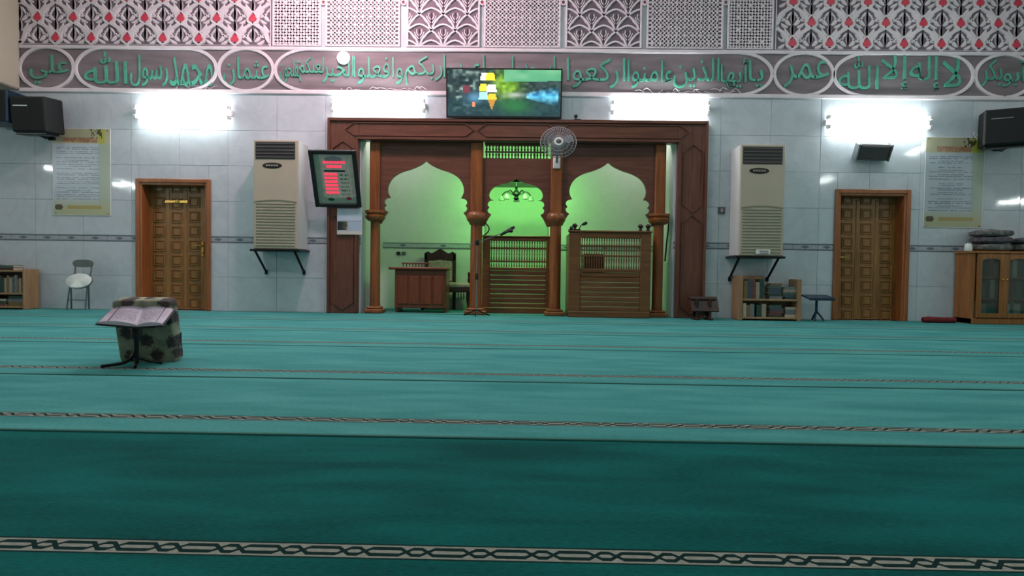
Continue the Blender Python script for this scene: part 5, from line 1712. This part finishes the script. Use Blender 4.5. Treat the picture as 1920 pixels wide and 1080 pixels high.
CYb, CYt = -5.31, -5.42
bl_, br_ = at(237, 682, CYb), at(330, 676, CYb)
tl_, tr_ = at(209, 559, CYt), at(316, 557, CYt)
cw = ((br_.x - bl_.x) + (tr_.x - tl_.x)) / 2; chh = (tl_.z + tr_.z) / 2
cx = (bl_.x + br_.x + tl_.x + tr_.x) / 4
t = thing('floor_chair', (cx, CYb + .2, 0), 'padded floor chair in grey rose-patterned fabric behind the book stand', 'floor chair')
def soft_box(w, d, h, e=.25, n_=20, m_=10):
    m = MB(); V = []; Fs = []
    def sg(v, p): return math.copysign(abs(v) ** p, v)
    for i_ in range(m_ + 1):
        t_ = -PI / 2 + PI * i_ / m_
        for k in range(n_):
            a = 2 * PI * (k + .5) / n_
            V.append((w / 2 * sg(math.cos(a), e) * max(.0, math.cos(t_)) ** e, d / 2 * sg(math.sin(a), e) * max(0, math.cos(t_)) ** e, h / 2 * sg(math.sin(t_), e)))
    for i_ in range(m_):
        for k in range(n_):
            k2 = (k + 1) % n_
            Fs.append((i_ * n_ + k, i_ * n_ + k2, (i_ + 1) * n_ + k2, (i_ + 1) * n_ + k))
    return m.add(V, Fs, True)
lean = math.atan2(CYb - CYt, chh)
m = soft_box(cw * 1.04, .12, chh, .13, 28, 14); m.v = [(p[0], p[1], p[2] + chh / 2) for p in m.v]
m.xform(Matrix.Translation((cx, CYb + .03, .002)) @ Euler((lean, 0, .05)).to_matrix().to_4x4())
m.build('backrest', M['rose'], t)
m = soft_box(cw * .84, .14, .11, .25); m.xform(Matrix.Translation((cx - .05, CYb + .155, .057))); m.build('seat_pad', M['rose'], t)
for s in (-1, 1):
    MB().cbox(cx + s * cw * .495 - .010, cx + s * cw * .495 + .010, CYb - .01, CYb + .06, .14, .22, .006).build('hinge', M['black'], t)

# ------------------------------------------------------------------ blue folding stand and wooden book rest against the wall
bY = -.34
p0 = at(1530, 601, bY)
t = thing('folding_stand', (p0.x, bY, 0), 'dark blue metal folding stand beside the low bookcase', 'book stand')
x0, x1, z0, z1 = rect(1508, 554, 1558, 562, bY)
m = MB().cbox(x0, x1, -.13, .13, -.012, .012, .006); m.xform(Matrix.Translation((0, bY, (z0 + z1) / 2 + .01)) @ Euler((.16, 0, 0)).to_matrix().to_4x4()); m.build('top_plate', M['blue_metal'], t)
zz = (z0 + z1) / 2
MB().tube([(p0.x, bY, .12), (p0.x, bY, zz - .01)], .02, 8).build('stem', M['blue_metal'], t)
MB().cbox(x0 + .01, x1 - .01, bY - .15, bY - .135, zz - .04, zz + .0, .004).build('ledge', M['blue_metal'], t)
for k, (dx, dy) in enumerate(((-.07, -.10), (.09, -.06), (.0, .13))):
    MB().tube([(p0.x, bY, .16), (p0.x + dx * .6, bY + dy * .6, .08), (p0.x + dx, bY + dy, .015)], .014, 6).build('foot', M['blue_metal'], t)
wY = -.40
x0, x1, z0, z1 = rect(1293, 557, 1349, 600, wY)
t = thing('wooden_book_rest', ((x0 + x1) / 2, wY, 0), 'dark wooden book rest with slanted top in front of the portal jamb', 'book rest')
w = x1 - x0
m = MB().cbox(x0 + .02, x1 - .03, -.015, .015, -.13, .13, .008); m.xform(Matrix.Translation((0, wY - .02, z1 - .11)) @ Euler((-.5, 0, 0)).to_matrix().to_4x4()); m.build('slanted_board', M['dark_wood'], t)
MB().cbox(x0, x1 - .06, wY - .02, wY + .12, z1 - .045, z1 - .02, .006).build('top_board', M['dark_wood'], t)
for (a, b) in ((x0 + .10, wY - .05), (x0 + .30, wY - .05), (x0 + .10, wY + .10), (x0 + .30, wY + .10)):
    MB().cbox(a - .02, a + .02, b - .02, b + .02, 0, z1 - .04, .005).build('leg', M['dark_wood'], t)
MB().cbox(x0 + .08, x0 + .32, wY + .08, wY + .10, .06, .12, .004).build('stretcher', M['dark_wood'], t)
MB().cbox(x0 + .06, x0 + .14, wY - .10, wY + .13, 0, .03, .006).build('foot_rail', M['dark_wood'], t)
MB().cbox(x0 + .26, x0 + .34, wY - .10, wY + .13, 0, .03, .006).build('foot_rail', M['dark_wood'], t)
